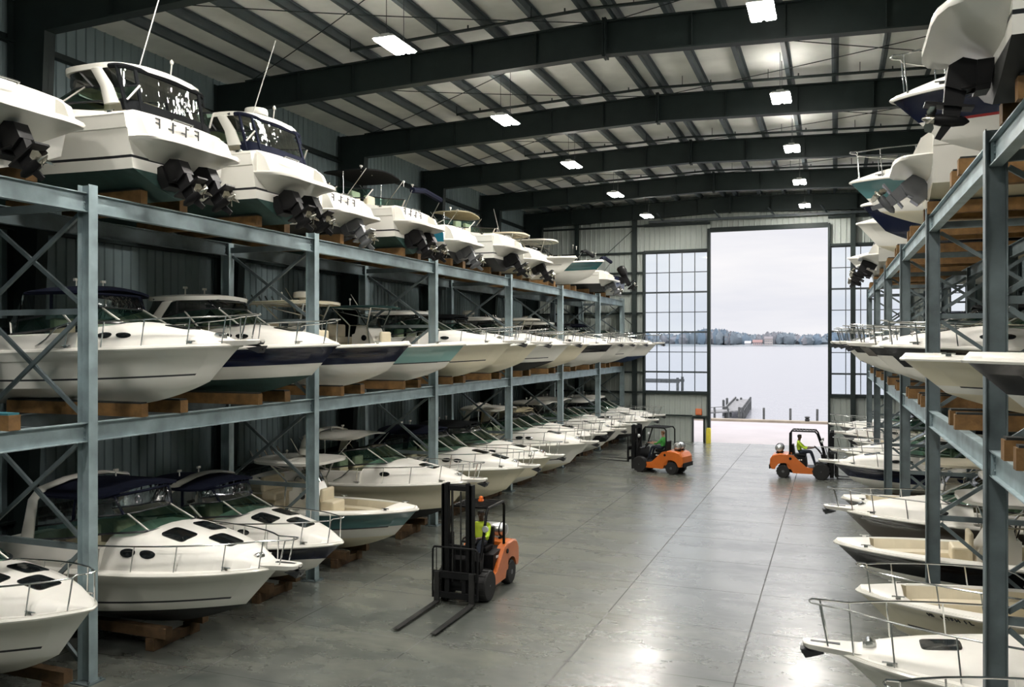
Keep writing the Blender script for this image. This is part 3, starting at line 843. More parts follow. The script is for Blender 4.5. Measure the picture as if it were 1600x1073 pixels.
        for s in (-1, 1):
            for k in (3, 6, 9, 12, 14):
                u = lerp(tp, .975, k / 14); a = sh(u - .008, s * .93, .03); b_ = Vector((side[k].x, side[k].y * s, side[k].z)); rl.tube([a, b_], .013, 6)
            if S['pulpit']: rl.tube([(L + .12, s * .15, zt + .08), (L + fx - .12, s * .14, zt + S['railh'] + .14)], .013, 6)
        rl.build('bow_rail', CHROME, t)
    # portholes on the trunk sides, hatches on the foredeck -----------
    if S['style'] == 'express':
        for k in range(S['ports']):
            u0_ = K.tf + .02 - .085 * k
            if u0_ < K.tb + .03: u0_ = K.tb + .03 + .07 * (S['ports'] - 1 - k) * 0 - .0
            u0_ = lerp(K.tb + .045, K.tf + .06, (k + .5) / max(1, S['ports']))
            for s in (-1, 1):
                p = MB(); decal(p, lambda a, r: K.surf(u0_ + .022 * r * math.cos(a), 2.95 + .27 * r * math.sin(a), s), 18, .012); ob = p.build('porthole', HATCH, t)
        pos = [(.80, 0)] if S['hatches'] == 1 else [(.83, 0), (.725, .36), (.725, -.36)] if S['hatches'] >= 3 else [(.86, 0), (.755, 0)]
        for u0_, yn in pos[:S['hatches']] if S['hatches'] else []:
            def hp(a, r, u0_=u0_, yn=yn):
                if S['shape'] == 'diamond': ca, sa = spw(math.cos(a), 1.9), spw(math.sin(a), 1.9)
                else: ca, sa = spw(math.cos(a), .35), spw(math.sin(a), .35)
                xx = L * u0_ + .27 * r * ca; yy = yn * K.bs(u0_) + .23 * r * sa
                return Vector((xx, yy, K.at(xx / L, yy)))
            p = MB(); decal(p, hp, 24, .014); p.build('deck_hatch', HATCH, t)
    # hull windows low on the topsides
    for k in range(S['windows']):
        for s in (-1, 1):
            p = MB()
            def wp(a, r, k=k, s=s):
                q = K.top(.60 + .10 * k + .035 * r * spw(math.cos(a), .5), .66 + .12 * r * spw(math.sin(a), .5)); return Vector((q.x, s * q.y, q.z))
            decal(p, wp, 20, .008); p.build('hull_window', HATCH, t)
    # windscreen, tops -----------------------------------------------------
    if S['style'] == 'express' and S['wind']:
        xf, xs = L * K.tf, L * (K.tf - .36); bsd = .80 * K.bs(K.tf - .25)
        EX = .55
        def base(ph, dz=0):
            cc = max(0, math.cos(ph)) ** EX; xx = lerp(xs, xf, cc); yy = bsd * spw(math.sin(ph), EX)
            zb = lerp(K.zs(.4) + K.hc(K.tb - .01), K.zs(K.tf) + .04 + .96 * K.H, sstep(cc * 1.15)); return Vector((xx, yy, zb - .01 + dz)), cc
        def topc(ph):
            p, cc = base(ph); return Vector((p.x - S['rake'] * lerp(.25, 1, cc), p.y * .90, p.z + S['hW'] * lerp(.8, 1, cc))), cc
        phs = [lerp(-PI / 2, PI / 2, k / 20) for k in range(21)]
        g = MB(); r0 = [base(p)[0] for p in phs]; r1 = [topc(p)[0] for p in phs]
        g.loft([r0, r1]); ws = g.build('windshield', S['glassm'] or GREEN_GLASS, t)
        f = MB(); f.tube(r1, .020, 6); f.tube([p + Vector((0, 0, .01)) for p in r0], .022, 6); f.build('windshield_frame', STRIPE, ws)
        for pp in (-PI / 2, -1.12, -.34, .34, 1.12, PI / 2): MB().bar(base(pp)[0], topc(pp)[0], .03, .03).build('windshield_post', S['mull'], ws)
        # helm seen through the glass
        xx = L * K.tb; z4 = K.zs(.4)
        MB().box((xx + .02, -.45, K.zs(.5) + .32), (.35, .7, .30)).build('dashboard', INTER, t, .04)
        for yy in (-.45, .45):
            MB().box((xx - .85, yy, z4 + .05), (.45, .5, .5)).box((xx - 1.05, yy, z4 + .42), (.14, .5, .45)).build('helm_seat', INTER, t, .04)
        zr = r1[10].z + S['roofz']; wr = .84 * B / 2; xr1 = r1[10].x - .18; xr0 = xr1 - S['roofl']; xsd = xr1 - 1.25
        tm = S['topm']
        if S['top'] in ('canvas', 'hardtop', 'enclosure'):
            hard = S['top'] != 'canvas'
            def redge(ph):
                cc = max(0, math.cos(ph)) ** EX; return Vector((lerp(xsd, xr1 - .03, cc), wr * .95 * spw(math.sin(ph), EX), zr - .05))
            rows = [[topc(p)[0].lerp(redge(p), k / 3) + Vector((.05 * math.sin(PI * k / 3), 0, 0)) for p in phs] for k in range(4)]
            vm_ = (S['glassm'] or DARK_GLASS) if hard else VINYL
            fv = MB().loft(rows).build('front_enclosure', vm_, t)
            f = MB()
            for pp in ((-1.25, -.42, .42, 1.25)): f.bar(topc(pp)[0], redge(pp), .06 if not hard else .045, .035)
            f.tube([redge(p) for p in phs], .03, 6); f.build('enclosure_seam', tm if not hard else STRIPE, fv)
            rf = roof(xr0, xr1, wr, zr - (0 if hard else .02), .10 if hard else .16, .09 if hard else .05, WHITE if hard else tm, 'hard_top' if hard else 'canvas_top', t, 3.4 if hard else 4.5)
            # side curtains aft of the windscreen
            if S['curtain'] and not S['top'] == 'enclosure':
                for s in (-1, 1):
                    cu = MB()
                    a, b_ = Vector((xsd, s * wr * .95, zr - .05)), Vector((xr0 + .08, s * wr * .93, zr - .05))
                    c1 = base(s * PI / 2)[0]; c0 = Vector((xr0 + .0, s * bsd, c1.z - .04))
                    cu.loft([[topc(s * PI / 2)[0], c1.lerp(c0, .55), c0], [a, a.lerp(b_, .55), b_]])
                    cu.build('side_curtain', VINYL if S['curtain'] == 'vinyl' else tm, t)
            if S['top'] == 'enclosure':
                xe = L * .012; zq = K.zs(.1)
                def eb(ph):                                    # ph 0 = dead astern
                    cc = max(0, math.cos(ph)) ** EX; xx = lerp(xs + .1, xe, cc); return Vector((xx, (bsd + .02) * spw(math.sin(ph), EX), K.zs(max(0, xx / L)) + K.hc(max(.09, xx / L)) - .01))
                def er(ph):
                    cc = max(0, math.cos(ph)) ** EX; return Vector((lerp(xsd - .1, xr0 + .06, cc), wr * .94 * spw(math.sin(ph), EX), zr - .06))
                rr = [[eb(p).lerp(er(p), k / 4) for p in phs] for k in range(5)]
                ev = MB().loft(rr[1:]).build('aft_enclosure', VINYL, t)
                MB().loft([[p + Vector((-.012, 0, 0)) for p in rr[0]], [p + Vector((-.012, 0, 0)) for p in rr[1]]]).build('enclosure_skirt', tm, ev)
                f = MB()
                for pp in (-1.35, -.62, .62, 1.35): f.bar(eb(pp) + Vector((-.01, 0, 0)), er(pp) + Vector((-.01, 0, 0)), .07, .03)
                f.tube(rr[-1], .045, 6); f.build('enclosure_seam', tm, ev)
        if S['top'] == 'bimini':
            roof(xr0, xr1, wr, zr, .14, .035, tm, 'bimini_top', t, 5)
            for s in (-1, 1):
                f = MB()
                hb_ = Vector((lerp(xr0, xr1, .5), s * bsd, K.zs(.3) + K.hc(.3)))
                for fr in (.04, .5, .96): f.tube([hb_, Vector((lerp(xr0, xr1, fr), s * wr * .96, zr))], .014, 6)
                f.build('bimini_frame', CHROME, t)
        if S['top'] == 'softfold':
            f = MB(); f.tube([(xr0, -wr, zr - .2), (xr0 + .1, 0, zr - .05), (xr0, wr, zr - .2)], .10, 8); f.build('folded_canvas', tm, t)
            for s in (-1, 1): MB().tube([(xr0, s * wr, zr - .2), (xr0 + .5, s * bsd, K.zs(.3) + K.hc(.3))], .015, 6).build('bimini_frame', CHROME, t)
        if S['arch']:
            ah = .10 if S['top'] in ('enclosure', 'hardtop') else 0
            xa, sw = S['arch']; a = MB(); rows = []
            xb = xr0 + xa; zb = K.zs(.25) + K.hc(.3) - .03; yb = bsd * 1.02
            pts = [(xb, yb, zb, .34), (xb + sw * .35, yb * 1.0, lerp(zb, zr, .45), .27), (xb + sw * .8, wr * .99, lerp(zb, zr, .86), .24), (xb + sw, wr * .86, zr + .06 - ah, .26), (xb + sw * 1.02, wr * .4, zr + .17 - ah * 1.5, .26), (xb + sw * 1.02, 0, zr + .20 - ah * 1.6, .26)]
            pts = pts + [(p[0], -p[1], p[2], p[3]) for p in pts[-2::-1]]
            for i, p in enumerate(pts):
                a0, a1 = pts[max(i - 1, 0)], pts[min(i + 1, len(pts) - 1)]
                tg = Vector((0, a1[1] - a0[1], a1[2] - a0[2])).normalized(); nn = Vector((0, -tg.z, tg.y)) * .04; c0 = Vector(p[:3]); e = Vector((p[3] / 2, 0, 0))
                rows.append([c0 - e + nn * .3, c0 - e * .5 + nn, c0 + e * .5 + nn, c0 + e + nn * .3, c0 + e - nn * .3, c0 + e * .5 - nn, c0 - e * .5 - nn, c0 - e - nn * .3])
            a.loft(rows, 0, True, closed=True, cap=True); ao = a.build('radar_arch', WHITE, t)
        zt_ = zr + (.12 if S['top'] else 0)
        if S['radar']:
            MB().lathe([(.10, 0), (.10, .06), (.25, .08), (.27, .13), (.25, .22), (.15, .25), (.01, .26)], (lerp(xr0, xr1, .35), 0, zt_), 'z', 20).build('radar_dome', WHITE, t)
        if S['antenna']:
            MB().tube([(xr0 + .3, .5, zt_ - .05), (xr0 - .35, .55, zt_ + 1.5)], .012, 5).build('antenna', WHITE, t)
            f = MB(); f.tube([(xr0 + .5, -.5, zt_ - .05), (xr0 + .45, -.5, zt_ + .35)], .014, 5); f.lathe([(.03, 0), (.04, .05), (.01, .09)], (xr0 + .45, -.5, zt_ + .34), 'z', 8)
            f.build('antenna', WHITE, t)
        else:
            if S['top']:
                for yy in (-.3, .35): MB().tube([(xr0 + .7, yy, zt_ - .04), (xr0 + .7, yy, zt_ + .12)], .014, 6).box((xr0 + .7, yy, zt_ + .13), (.05, .10, .05)).build('navigation_light', WHITE, t)
    # centre console and T-top ---------------------------------------------
    if S['style'] == 'console':
        xc = L * .47; zf = K.zs(.45) - .30
        c = MB(); pr = [(xc + .62, zf), (xc + .58, zf + .45), (xc + .30, zf + .95), (xc - .05, zf + 1.02), (xc - .12, zf + .75), (xc - .22, zf + .72), (xc - .22, zf)]
        c.prism(pr, -.42, .42); co = c.build('console', WHITE, t, .04)
        for s in (-1, 1):
            p = MB(); p.lathe([(.0, 0), (.09, 0), (.09, .012), (.07, .016), (0, .016)], (xc + .2, s * .425 - (.016 if s < 0 else 0), zf + .62), 'y', 14); p.build('console_window', HATCH, co)
        g = MB(); g.loft([[(xc + .34, -.42, zf + .93), (xc + .40, 0, zf + .93), (xc + .34, .42, zf + .93)], [(xc + .14, -.40, zf + 1.30), (xc + .20, 0, zf + 1.30), (xc + .14, .40, zf + 1.30)]]); g.build('console_windshield', DARK_GLASS, co)
        w_ = MB(); pts = [(xc - .20 - .05 * math.cos(a), .19 * math.sin(a), zf + .86 + .19 * math.cos(a)) for a in (2 * PI * k / 16 for k in range(16))]; w_.tube(pts, .015, 6, 0, True); w_.build('steering_wheel', DARKM, co)
        fs = MB(); fs.box((xc + .86, 0, zf + .22 + .1), (.40, .62, .34)); fs.box((xc + .69, 0, zf + .62), (.10, .60, .38)); fs.build('console_seat', INTER, t, .05)
        ls = MB(); ls.box((xc - .85, 0, zf + .55), (.45, .95, .22)); ls.box((xc - 1.05, 0, zf + .85), (.14, .95, .40)); ls.box((xc - .85, 0, zf + .22), (.35, .7, .5)); ls.build('leaning_post', INTER if S['top'] else DECKW, t, .05)
        if S['top']:
            zr = zf + 1.55; roof(xc - 1.25, xc + .95, .95 * B / 2 * .86, zr, .07, .07 if S['topm'] in (WHITE, CREAM) else .04, S['topm'], 't_top', t, 3.2)
            f = MB()
            for s in (-1, 1):
                f.tube([(xc + .50, s * .50, zf), (xc + .35, s * .50, zf + 1.0), (xc + .55, s * .62, zr)], .025, 7)
                f.tube([(xc - .35, s * .50, zf), (xc - .25, s * .50, zf + 1.0), (xc - .75, s * .68, zr)], .025, 7)
                f.tube([(xc + .35, s * .50, zf + 1.0), (xc - .25, s * .50, zf + 1.0)], .02, 6)
                f.tube([(xc + .42, s * .54, zf + 1.2), (xc - .62, s * .64, zr - .12)], .016, 6)
                f.tube([(xc + .55, s * .62, zr - .02), (xc - .75, s * .68, zr - .02)], .02, 6)
            for xx in (xc + .55, xc - .1, xc - .75): f.tube([(xx, -.65, zr - .02), (xx, .65, zr - .02)], .018, 6)
            f.build('t_top_frame', CHROME, t)
            for k in range(5): MB().tube([(xc - 1.15, -.6 + .3 * k, zr - .1), (xc - 1.35, -.6 + .3 * k, zr + .22)], .022, 6).build('rod_holder', CHROME, t)
            if S['radar']: MB().lathe([(.10, 0), (.10, .05), (.24, .07), (.26, .12), (.24, .22), (.12, .25), (.01, .255)], (xc + .1, 0, zr + .06), 'z', 20).build('radar_dome', WHITE, t)
            MB().tube([(xc - .5, .5, zr), (xc - .85, .55, zr + (1.3 if S['antenna'] else .45))], .012, 5).build('antenna', WHITE, t); f = MB(); f.tube([(xc - .3, -.4, zr + .05), (xc - .3, -.4, zr + .22)], .012, 5); f.lathe([(.03, 0), (.04, .04), (.01, .07)], (xc - .3, -.4, zr + .21), 'z', 8); f.build('antenna', WHITE, t)
    if S['style'] == 'bowrider':
        xc = L * .44; zf = K.zs(.45) - .3
        for s in (-1, 1):
            c = MB(); c.prism([(xc + .35, zf), (xc + .30, zf + .48), (xc - .1, zf + .52), (xc - .3, zf + .42), (xc - .3, zf)], s * .30, s * .86); c.build('console', WHITE, t, .03)
            c = MB(); c.box((xc - .95, s * .55, zf + .22), (.5, .5, .35)); c.box((xc - 1.18, s * .55, zf + .55), (.14, .5, .5)); c.build('seat', INTER, t, .05)
        g = MB(); bb = .80 * K.bs(.45)
        q = [(-1.05, -bb), (.1, -bb), (.42, -.35), (.42, .35), (.1, bb), (-1.05, bb)]
        g.loft([[(xc + a, b_, K.zs(.45) + .05 + (.1 if abs(b_) < .5 else 0)) for a, b_ in q], [(xc + a - .28, b_ * .92, K.zs(.45) + .45) for a, b_ in q]], 0, False)
        ws = g.build('windshield', S['glassm'] or GREEN_GLASS, t)
        f = MB(); f.tube([(xc + a - .28, b_ * .92, K.zs(.45) + .45) for a, b_ in q], .018, 6)
        for a, b_ in q: f.tube([(xc + a, b_, K.zs(.45) + .05 + (.1 if abs(b_) < .5 else 0)), (xc + a - .28, b_ * .92, K.zs(.45) + .45)], .016, 6)
        f.build('windshield_frame', CHROME, ws)
        if S['top'] == 'bimini':
            zr = K.zs(.4) + 1.05; roof(xc - 1.6, xc + .2, .85 * B / 2, zr, .12, .035, S['topm'], 'bimini_top', t, 5)
            f = MB()
            for s in (-1, 1):
                for fr in (.04, .5, .96): f.tube([(xc - .8, s * bb, K.zs(.3) + .06), (lerp(xc - 1.6, xc + .2, fr), s * .84 * B / 2, zr)], .014, 6)
            f.build('bimini_frame', CHROME, t)
    if S['style'] != 'express' and S['bowseat']:
        e = S['bow_end']
        for s in (-1, 1):
            c = MB(); rows = []
            for k in range(6):
                u = lerp(.58, e - .012, k / 5); yo = min(.735 * K.bs(u), K.inner(u, K.zs(u) - .30)); yi = max(.02, yo - .36); z0 = K.zs(u) - .30
                rows.append([(L * u, s * yo, z0), (L * u, s * yo, z0 + .17), (L * u, s * (yi + .03), z0 + .17), (L * u, s * yi, z0 + .12), (L * u, s * yi, z0)])
            c.loft(rows, 0, True, closed=True, cap=True); c.build('bow_seat', INTER, t)
    # stern ------------------------------------------------------------------
    if S['platform']:
        p = MB(); zp = S['pz'] * K.Ds; w_ = .95 * K.bs(0); rows = []
        for xx, ww, th in ((.0, 1.0, .36), (-.22, 1.0, .22), (-.42, .97, .13), (-.56, .88, .10), (-.64, .70, .09), (-.67, .45, .085)):
            rows.append([(xx, s * ww * w_ * e, zp + h - .04 * abs(xx)) for s, e, h in ((-1, 1, -.035), (-1, .97, 0), (1, .97, 0), (1, 1, -.035), (1, .97, -.08), (1, .6, -th), (-1, .6, -th), (-1, .97, -.08))])
        p.loft(rows, 0, True, closed=True, cap=True); p.build('swim_platform', WHITE, t)
        zc = K.zs(0)
        for s in (-1, 1):
            MB().prism([(-.34, zp), (-.20, zp + .30), (.0, zc + K.hc(.0) * .8), (.02, zp)], s * .86 * w_ - .06, s * .86 * w_ + .06).build('stern_quarter', WHITE, t, .02)
        f = MB(); f.tube([(-.05, -.25, zc + .09), (-.12, -.25, zc + .12), (-.12, .25, zc + .12), (-.05, .25, zc + .09)], .014, 6); f.build('grab_rail', CHROME, t)
    if S['marks']:
        for s in (-1, 1):
            for k, (st) in enumerate(S['marks']):
                if st == ' ': continue
                u = .845 - .0105 * k; c = K.top(u, .80); d = (K.top(u - .01, .80) - c).normalized(); up = (K.top(u, .9) - c).normalized(); nn = d.cross(up).normalized() * .006
                f = MB()
                segs = {'I': ((0, 0, 0, 1),), 'L': ((0, 0, 0, 1), (0, 0, .6, 0)), 'H': ((0, 0, 0, 1), (.6, 0, .6, 1), (0, .5, .6, .5)), 'F': ((0, 0, 0, 1), (0, 1, .6, 1), (0, .5, .5, .5)), 'T': ((.3, 0, .3, 1), (0, 1, .6, 1))}[st]
                for x0, y0, x1, y1 in segs:
                    P = [c + d * (.075 * a) + up * (.085 * b_) for a, b_ in ((x0, y0), (x1, y1))]
                    P = [Vector((p.x, s * (p.y + .010), p.z)) for p in P]; f.bar(P[0], P[1], .014, .014)
                f.build('registration_character', STRIPE, t)
    if S['letters']:
        zc = (S['pz'] * K.Ds + K.zs(0)) / 2 + .08
        for gx in (-.52, -.18, .16, .5):
            f = MB()
            for st in ((0, .09, .012, .18), (.05, .17, .10, .02), (.05, .09, .08, .02)) if abs(gx) > .3 else ((0, .09, .016, .20), (.06, .05, .10, .02), (-.04, .15, .06, .02)):
                f.box((-.012, gx + st[0], zc + st[1]), (.012, st[2] + .012, st[3]))
            f.build('transom_letter', STRIPE, t)
    if S['drive']:
        ys = [0] if S['nd'] == 1 else [-.38, .38]
        for yy in ys:
            if S['drive'] == 'stern': sterndrive(t, yy, -.06, .36 if not S['platform'] else .30, -S['tilt'], S['drivem'] or BLK, S['dsc'])
            else: outboard(t, yy, -.04, K.Ds - .10, -S['tilt'], S['drivem'] or BLK)
    return t

def cradle(x, y, sg, z=.0, h=.24, label='', length=3.6):
    t = thing('timber_cradle', label, 'boat stand', (x, y, 0), 0, 'timber cradles under the floor level boats')
    for s in (-1, 1):
        b = MB(); b.box((-sg * length / 2, s * .50, h + .10), (length, .18, .20)); b.build('bunk', OLDT, t, .008)
        for k in (.35, length - .4):
            b = MB(); b.box((-sg * k, s * .50, h / 2), (.20, .26, h)); b.build('block', OLDT, t, .008)
    for k in (.35, length - .4):
        b = MB(); b.box((-sg * k, 0, .10), (.16, 1.3, .18)); b.build('cross_timber', OLDT, t, .008)
    return t
KM, KT = ZM + BUNK_H - .15, ZT + BUNK_H - .15
W_ST = ((.20, WHITE), (.25, STRIPE), (1, WHITE))
C_ST = ((.20, CREAM), (.25, STRIPE), (1, CREAM))
def two(m, v=.30, low=WHITE, line=None): return ((v, low), (v + .045, line or low), (1, m))
GL, GM, GT = 'boats on the floor level below the left rack', 'boats on the middle level', 'boats on the top level'

# --- middle level of the long rack, bows to the aisle
MY = [12.9 + 3.38 * k for k in range(12)]
Mid = [
 ('white cruiser with navy canvas and clear panels on the middle shelf beside the nearest post', -10.15, dict(L=6.6, bands=W_ST, top='canvas', topm=NAVYC, ports=2, curtain='vinyl', H=.46, tf=.68, rake=.6, hW=.30, roofz=.32, roofl=1.45)),
 ('navy-hulled hardtop cruiser with white lower hull on the middle shelf', -10.2, dict(L=6.6, bands=two(NAVY, .36), bottom=BOTG, top='hardtop', ports=2, arch=(.25, .75), H=.48, tf=.68, pulpit=False, curtain=False, rake=.65, roofz=.26, roofl=1.7)),
 ('navy centre console with white T-top and radar dome on the middle shelf', -10.2, dict(style='console', bands=two(NAVY, .30), top='ttop', topm=CREAM, radar=True, pulpit=False, rail=False, drive='outboard')),
 ('pale aqua centre console with dark green T-top on the middle shelf', -10.15, dict(style='console', bands=two(AQUA, .24, WHITE, STRIPE), top='ttop', topm=GREENC, pulpit=False, rail=False, drive='outboard')),
 ('cream express boat with dark stripe beside the aqua console boat', -9.95, dict(L=6.6, bands=C_ST, deckm=DECKW, bottom=CREAM, top='hardtop', ports=2, H=.5, Db=1.26, curtain=False, arch=(.4, .3))),
 ('cream boat tucked behind the cream striped one on the middle shelf', -10.2, dict(bands=((1, CREAM),), bottom=CREAM, top='canvas', topm=BLACKC)),
 ('white dark-bottomed cruiser with dome-topped hardtop under the fourth post', -10.0, dict(L=6.6, bands=W_ST, bottom=BOTTOM, top='hardtop', radar=True, H=.5, curtain=False, arch=(.3, .3))),
 ('white centre console with white T-top behind the dome-topped hardtop boat', -10.15, dict(style='console', bands=((1, CREAM),), bottom=CREAM, top='ttop', topm=WHITE, pulpit=False, rail=True)),
 ('boat with a black band along its upper bow, middle shelf', -9.9, dict(bands=two(BLACKH, .42), top='hardtop', radar=True, curtain=False)),
 ('plain white cruiser just beyond the black-banded bow on the middle shelf', -10.1, dict(top='canvas', topm=BLACKC)),
 ('white cruiser, last but one on the middle shelf before the end wall', -10.1, dict(bands=W_ST, top='canvas', topm=NAVYC)),
 ('white cruiser with blue-black bottom closest to the gridded window', -9.8, dict(bottom=BOTB, bands=two(WHITE, .5), top=None)),
]
for y, (lb, xt, kw) in zip(MY, Mid):
    nm = 'center_console_boat' if kw.get('style') == 'console' else 'cabin_cruiser'
    boat(nm, lb, xt, y, KM, 1, group='boats on the middle level of the long rack', **kw)
    bunk_pair(rackL, -12.0, 1, y, ZM)
bunk_pair(rackL, -12.0, 1, 9.2, ZM, blue=True)

# --- top level of the long rack, mostly sterns to the aisle
TY = [9.5 + 3.38 * k for k in range(12)]
BIG = dict(pz=.73, L=7.0, B=2.8, Db=1.50, Ds=1.34, H=.62, platform=True, drive='stern')
Top = [
 ('white boat cut off at the photo edge, stern and black outdrive over the top beam', -11.95, True, dict(BIG, top=None, Ds=1.25, wind=False, nd=1, H=.7, bands=((1, WHITE),))),
 ('big white hardtop cruiser with clear enclosure and black trim on the top shelf', -11.55, True, dict(BIG, bands=W_ST, bottom=BOTG, top='enclosure', topm=BLACKC, arch=(.35, .35), letters=True, nd=2, antenna=True, hW=.32, roofz=.26, roofl=1.75, L=7.4, rake=.75, tf=.385, H=.36)),
 ('white hardtop cruiser with navy-trimmed clear enclosure and radar dome', -11.5, True, dict(BIG, bands=W_ST, bottom=BOTG, top='enclosure', topm=NAVYC, arch=(.3, .35), radar=True, nd=2, antenna=True, hW=.33, roofz=.26, roofl=1.65, tf=.41, H=.33)),
 ('white-decked boat with navy topsides and red stripe, stern out on the top shelf', -12.15, True, dict(L=6.4, bands=((.25, WHITE), (.33, RED), (1, NAVY)), Ds=1.12, Db=1.25, bottom=BOTTOM, top=None, platform=True, drive='stern', drivem=GREYM, rail=False, letters=True, hatches=0, tf=.55, transom=True)),
 ('low white cruiser under a black bimini between the red-striped and teal-sided boats', -11.85, True, dict(BIG, Ds=1.2, bands=W_ST, bottom=BOTG, top='bimini', topm=BLACKC, nd=2, letters=True, tf=.50, H=.40, hW=.34, roofz=.38, roofl=1.7)),
 ('teal-blue sided boat with folded navy canvas on the top shelf', -11.9, True, dict(L=6.2, bands=two(BLUEH, .32), Ds=1.1, bottom=BOTTOM, top='softfold', topm=NAVYC, drive='stern', drivem=GREYM, platform=True, roofz=.55, transom=True)),
 ('white cruiser with tan-backed canvas frame beside the teal-blue boat', -11.5, True, dict(BIG, Ds=1.2, bands=W_ST, bottom=BOTTOM, top='bimini', topm=TANC, nd=1, roofz=.22, tf=.5, H=.35, hW=.3, roofl=1.2)),
 ('white open console boat without top, black outdrive beside the bow turned outward', -11.6, True, dict(style='console', L=6.4, Ds=1.1, platform=True, drive='stern', pulpit=False, bands=((1, WHITE),), bottom=CREAM, rail=False)),
 ('white boat turned bow outward on the top shelf under a cream T-top', -10.7, False, dict(style='console', bands=((.5, WHITE), (.53, STRIPE), (1, WHITE)), top='ttop', topm=CREAM, antenna=True, pulpit=False, rail=False, Db=1.12, Ds=1.0)),
 ('sea-green hulled boat turned bow outward on the top shelf', -10.35, False, dict(style='console', pulpit=False, bands=two(SEA, .40), top='ttop', topm=WHITE, rail=False, Db=1.25)),
 ('white runabout stern with grey drive past the sea-green bow', -11.2, True, dict(L=5.8, Ds=.95, platform=True, drive='stern', drivem=GREYM, top='softfold', topm=BLACKC, bottom=BOTTOM)),
 ('small navy-covered boat with black outboard at the far end of the top shelf', -11.2, True, dict(L=5.6, Ds=.9, drive='outboard', bands=((1, NAVY),), deckm=NAVYC, top='softfold', topm=NAVYC, wind=True, style='express')),
]
for y, (lb, xt, so, kw) in zip(TY, Top):
    nm = 'center_console_boat' if kw.get('style') == 'console' else 'runabout' if kw.get('L', 9) < 6 else 'cabin_cruiser'
    boat(nm, lb, xt, y, KT, 1, so, group='boats on the top level of the long rack', **kw)
    bunk_pair(rackL, -12.0, 1, y, ZT)

# --- floor level of the long rack
KF = .30
Flo = [
 (10.08, -10.72, 'white cruiser bow cut off at the lower photo corner', dict(L=6.4, B=2.36, Db=1.42, bands=W_ST, pulpit=False, H=.60, tf=.64, hatches=3, ports=0, top='canvas', full=2.9)),
 (13.35, -9.65, 'large white cruiser with bow plank and navy canvas, nearest whole boat on the floor', dict(L=7.0, B=2.85, Db=1.36, Ds=1.22, bands=W_ST, bottom=BOTTOM, H=.66, tf=.66, hatches=3, top='canvas', topm=NAVYC, arch=(.0, .25), curtain=False, hW=.28, rake=.6, roofz=.40, roofl=1.8)),
 (16.5, -10.25, 'white-decked cruiser with navy topsides and swept white arch under navy canvas', dict(L=6.4, B=2.55, Db=1.08, Ds=.98, bands=two(NAVY, .32), bottom=WHITE, H=.58, hatches=3, top='canvas', topm=NAVYC, arch=(.45, .75), pulpit=False, hW=.28, rake=.6, roofz=.34, curtain='vinyl')),
 (19.7, -10.0, 'teal centre console with cream interior and white T-top on the floor', dict(style='console', L=6.4, Db=1.26, Ds=1.10, bands=two(TEAL, .34, WHITE, STRIPE), bottom=CREAM, top='ttop', topm=WHITE, radar=True, pulpit=False, rail=False, drive='outboard')),
 (23.2, -10.0, 'white express boat with white hardtop on pillars behind the nearest forklift', dict(L=7.0, B=2.8, Db=1.46, Ds=1.28, bands=((1, CREAM),), bottom=BOTTOM, top='bimini', topm=WHITE, arch=(.15, .2), ports=1, H=.55, roofz=.32, hatches=1)),
 (27.0, -9.65, 'white cruiser with black canvas and a dark deck hatch, just past the forklift mast', dict(L=6.8, B=2.75, Db=1.38, Ds=1.25, bands=((1, CREAM),), bottom=CREAM, top='canvas', topm=NAVYC, H=.55, hatches=2, shape='rect')),
 (30.1, -9.75, 'white open cruiser with cream bow cushions between two covered floor boats', dict(L=6.6, Db=1.34, Ds=1.2, bands=((1, CREAM),), top='canvas', topm=BLACKC, H=.5)),
 (33.6, -9.4, 'long white cruiser with two oval portholes, third post from the end wall', dict(L=7.0, B=2.8, Db=1.48, Ds=1.3, bands=W_ST, bottom=CREAM, top='bimini', topm=WHITE, H=.55, roofz=.4, arch=(.3, .3))),
 (36.9, -9.9, 'white cruiser with tan canvas top in the floor row', dict(L=6.6, Db=1.46, Ds=1.3, top='canvas', topm=TANC)),
 (40.2, -9.8, 'black-hulled white-decked cruiser in the far floor row', dict(L=6.6, Db=1.36, Ds=1.2, bands=two(BLACKH, .2), top='bimini', topm=WHITE, roofz=.4)),
 (43.4, -10.0, 'white cruiser with blue-framed screen behind the farther orange forklift', dict(L=6.6, Db=1.3, Ds=1.2, top='bimini', topm=WHITE, roofz=.4)),
 (46.7, -9.5, 'white cruiser with dark green top, last but one of the floor row', dict(L=6.8, Db=1.28, Ds=1.15, bottom=BOTTOM, top='hardtop', curtain=False)),
 (49.2, -9.6, 'white cruiser of the floor row standing against the end wall', dict(L=6.6, Db=1.34, Ds=1.2, B=2.4, bands=two(BLACKH, .55), top='hardtop', curtain=False)),
]
for i, (y, xt, lb, kw) in enumerate(Flo):
    nm = 'center_console_boat' if kw.get('style') == 'console' else 'cabin_cruiser'
    boat(nm, lb, xt, y, KF, 1, group='boats on the floor along the long rack', **kw)
    cradle(-11.75, y, 1, label='brown timber cradle under a floor boat along the ribbed side wall')

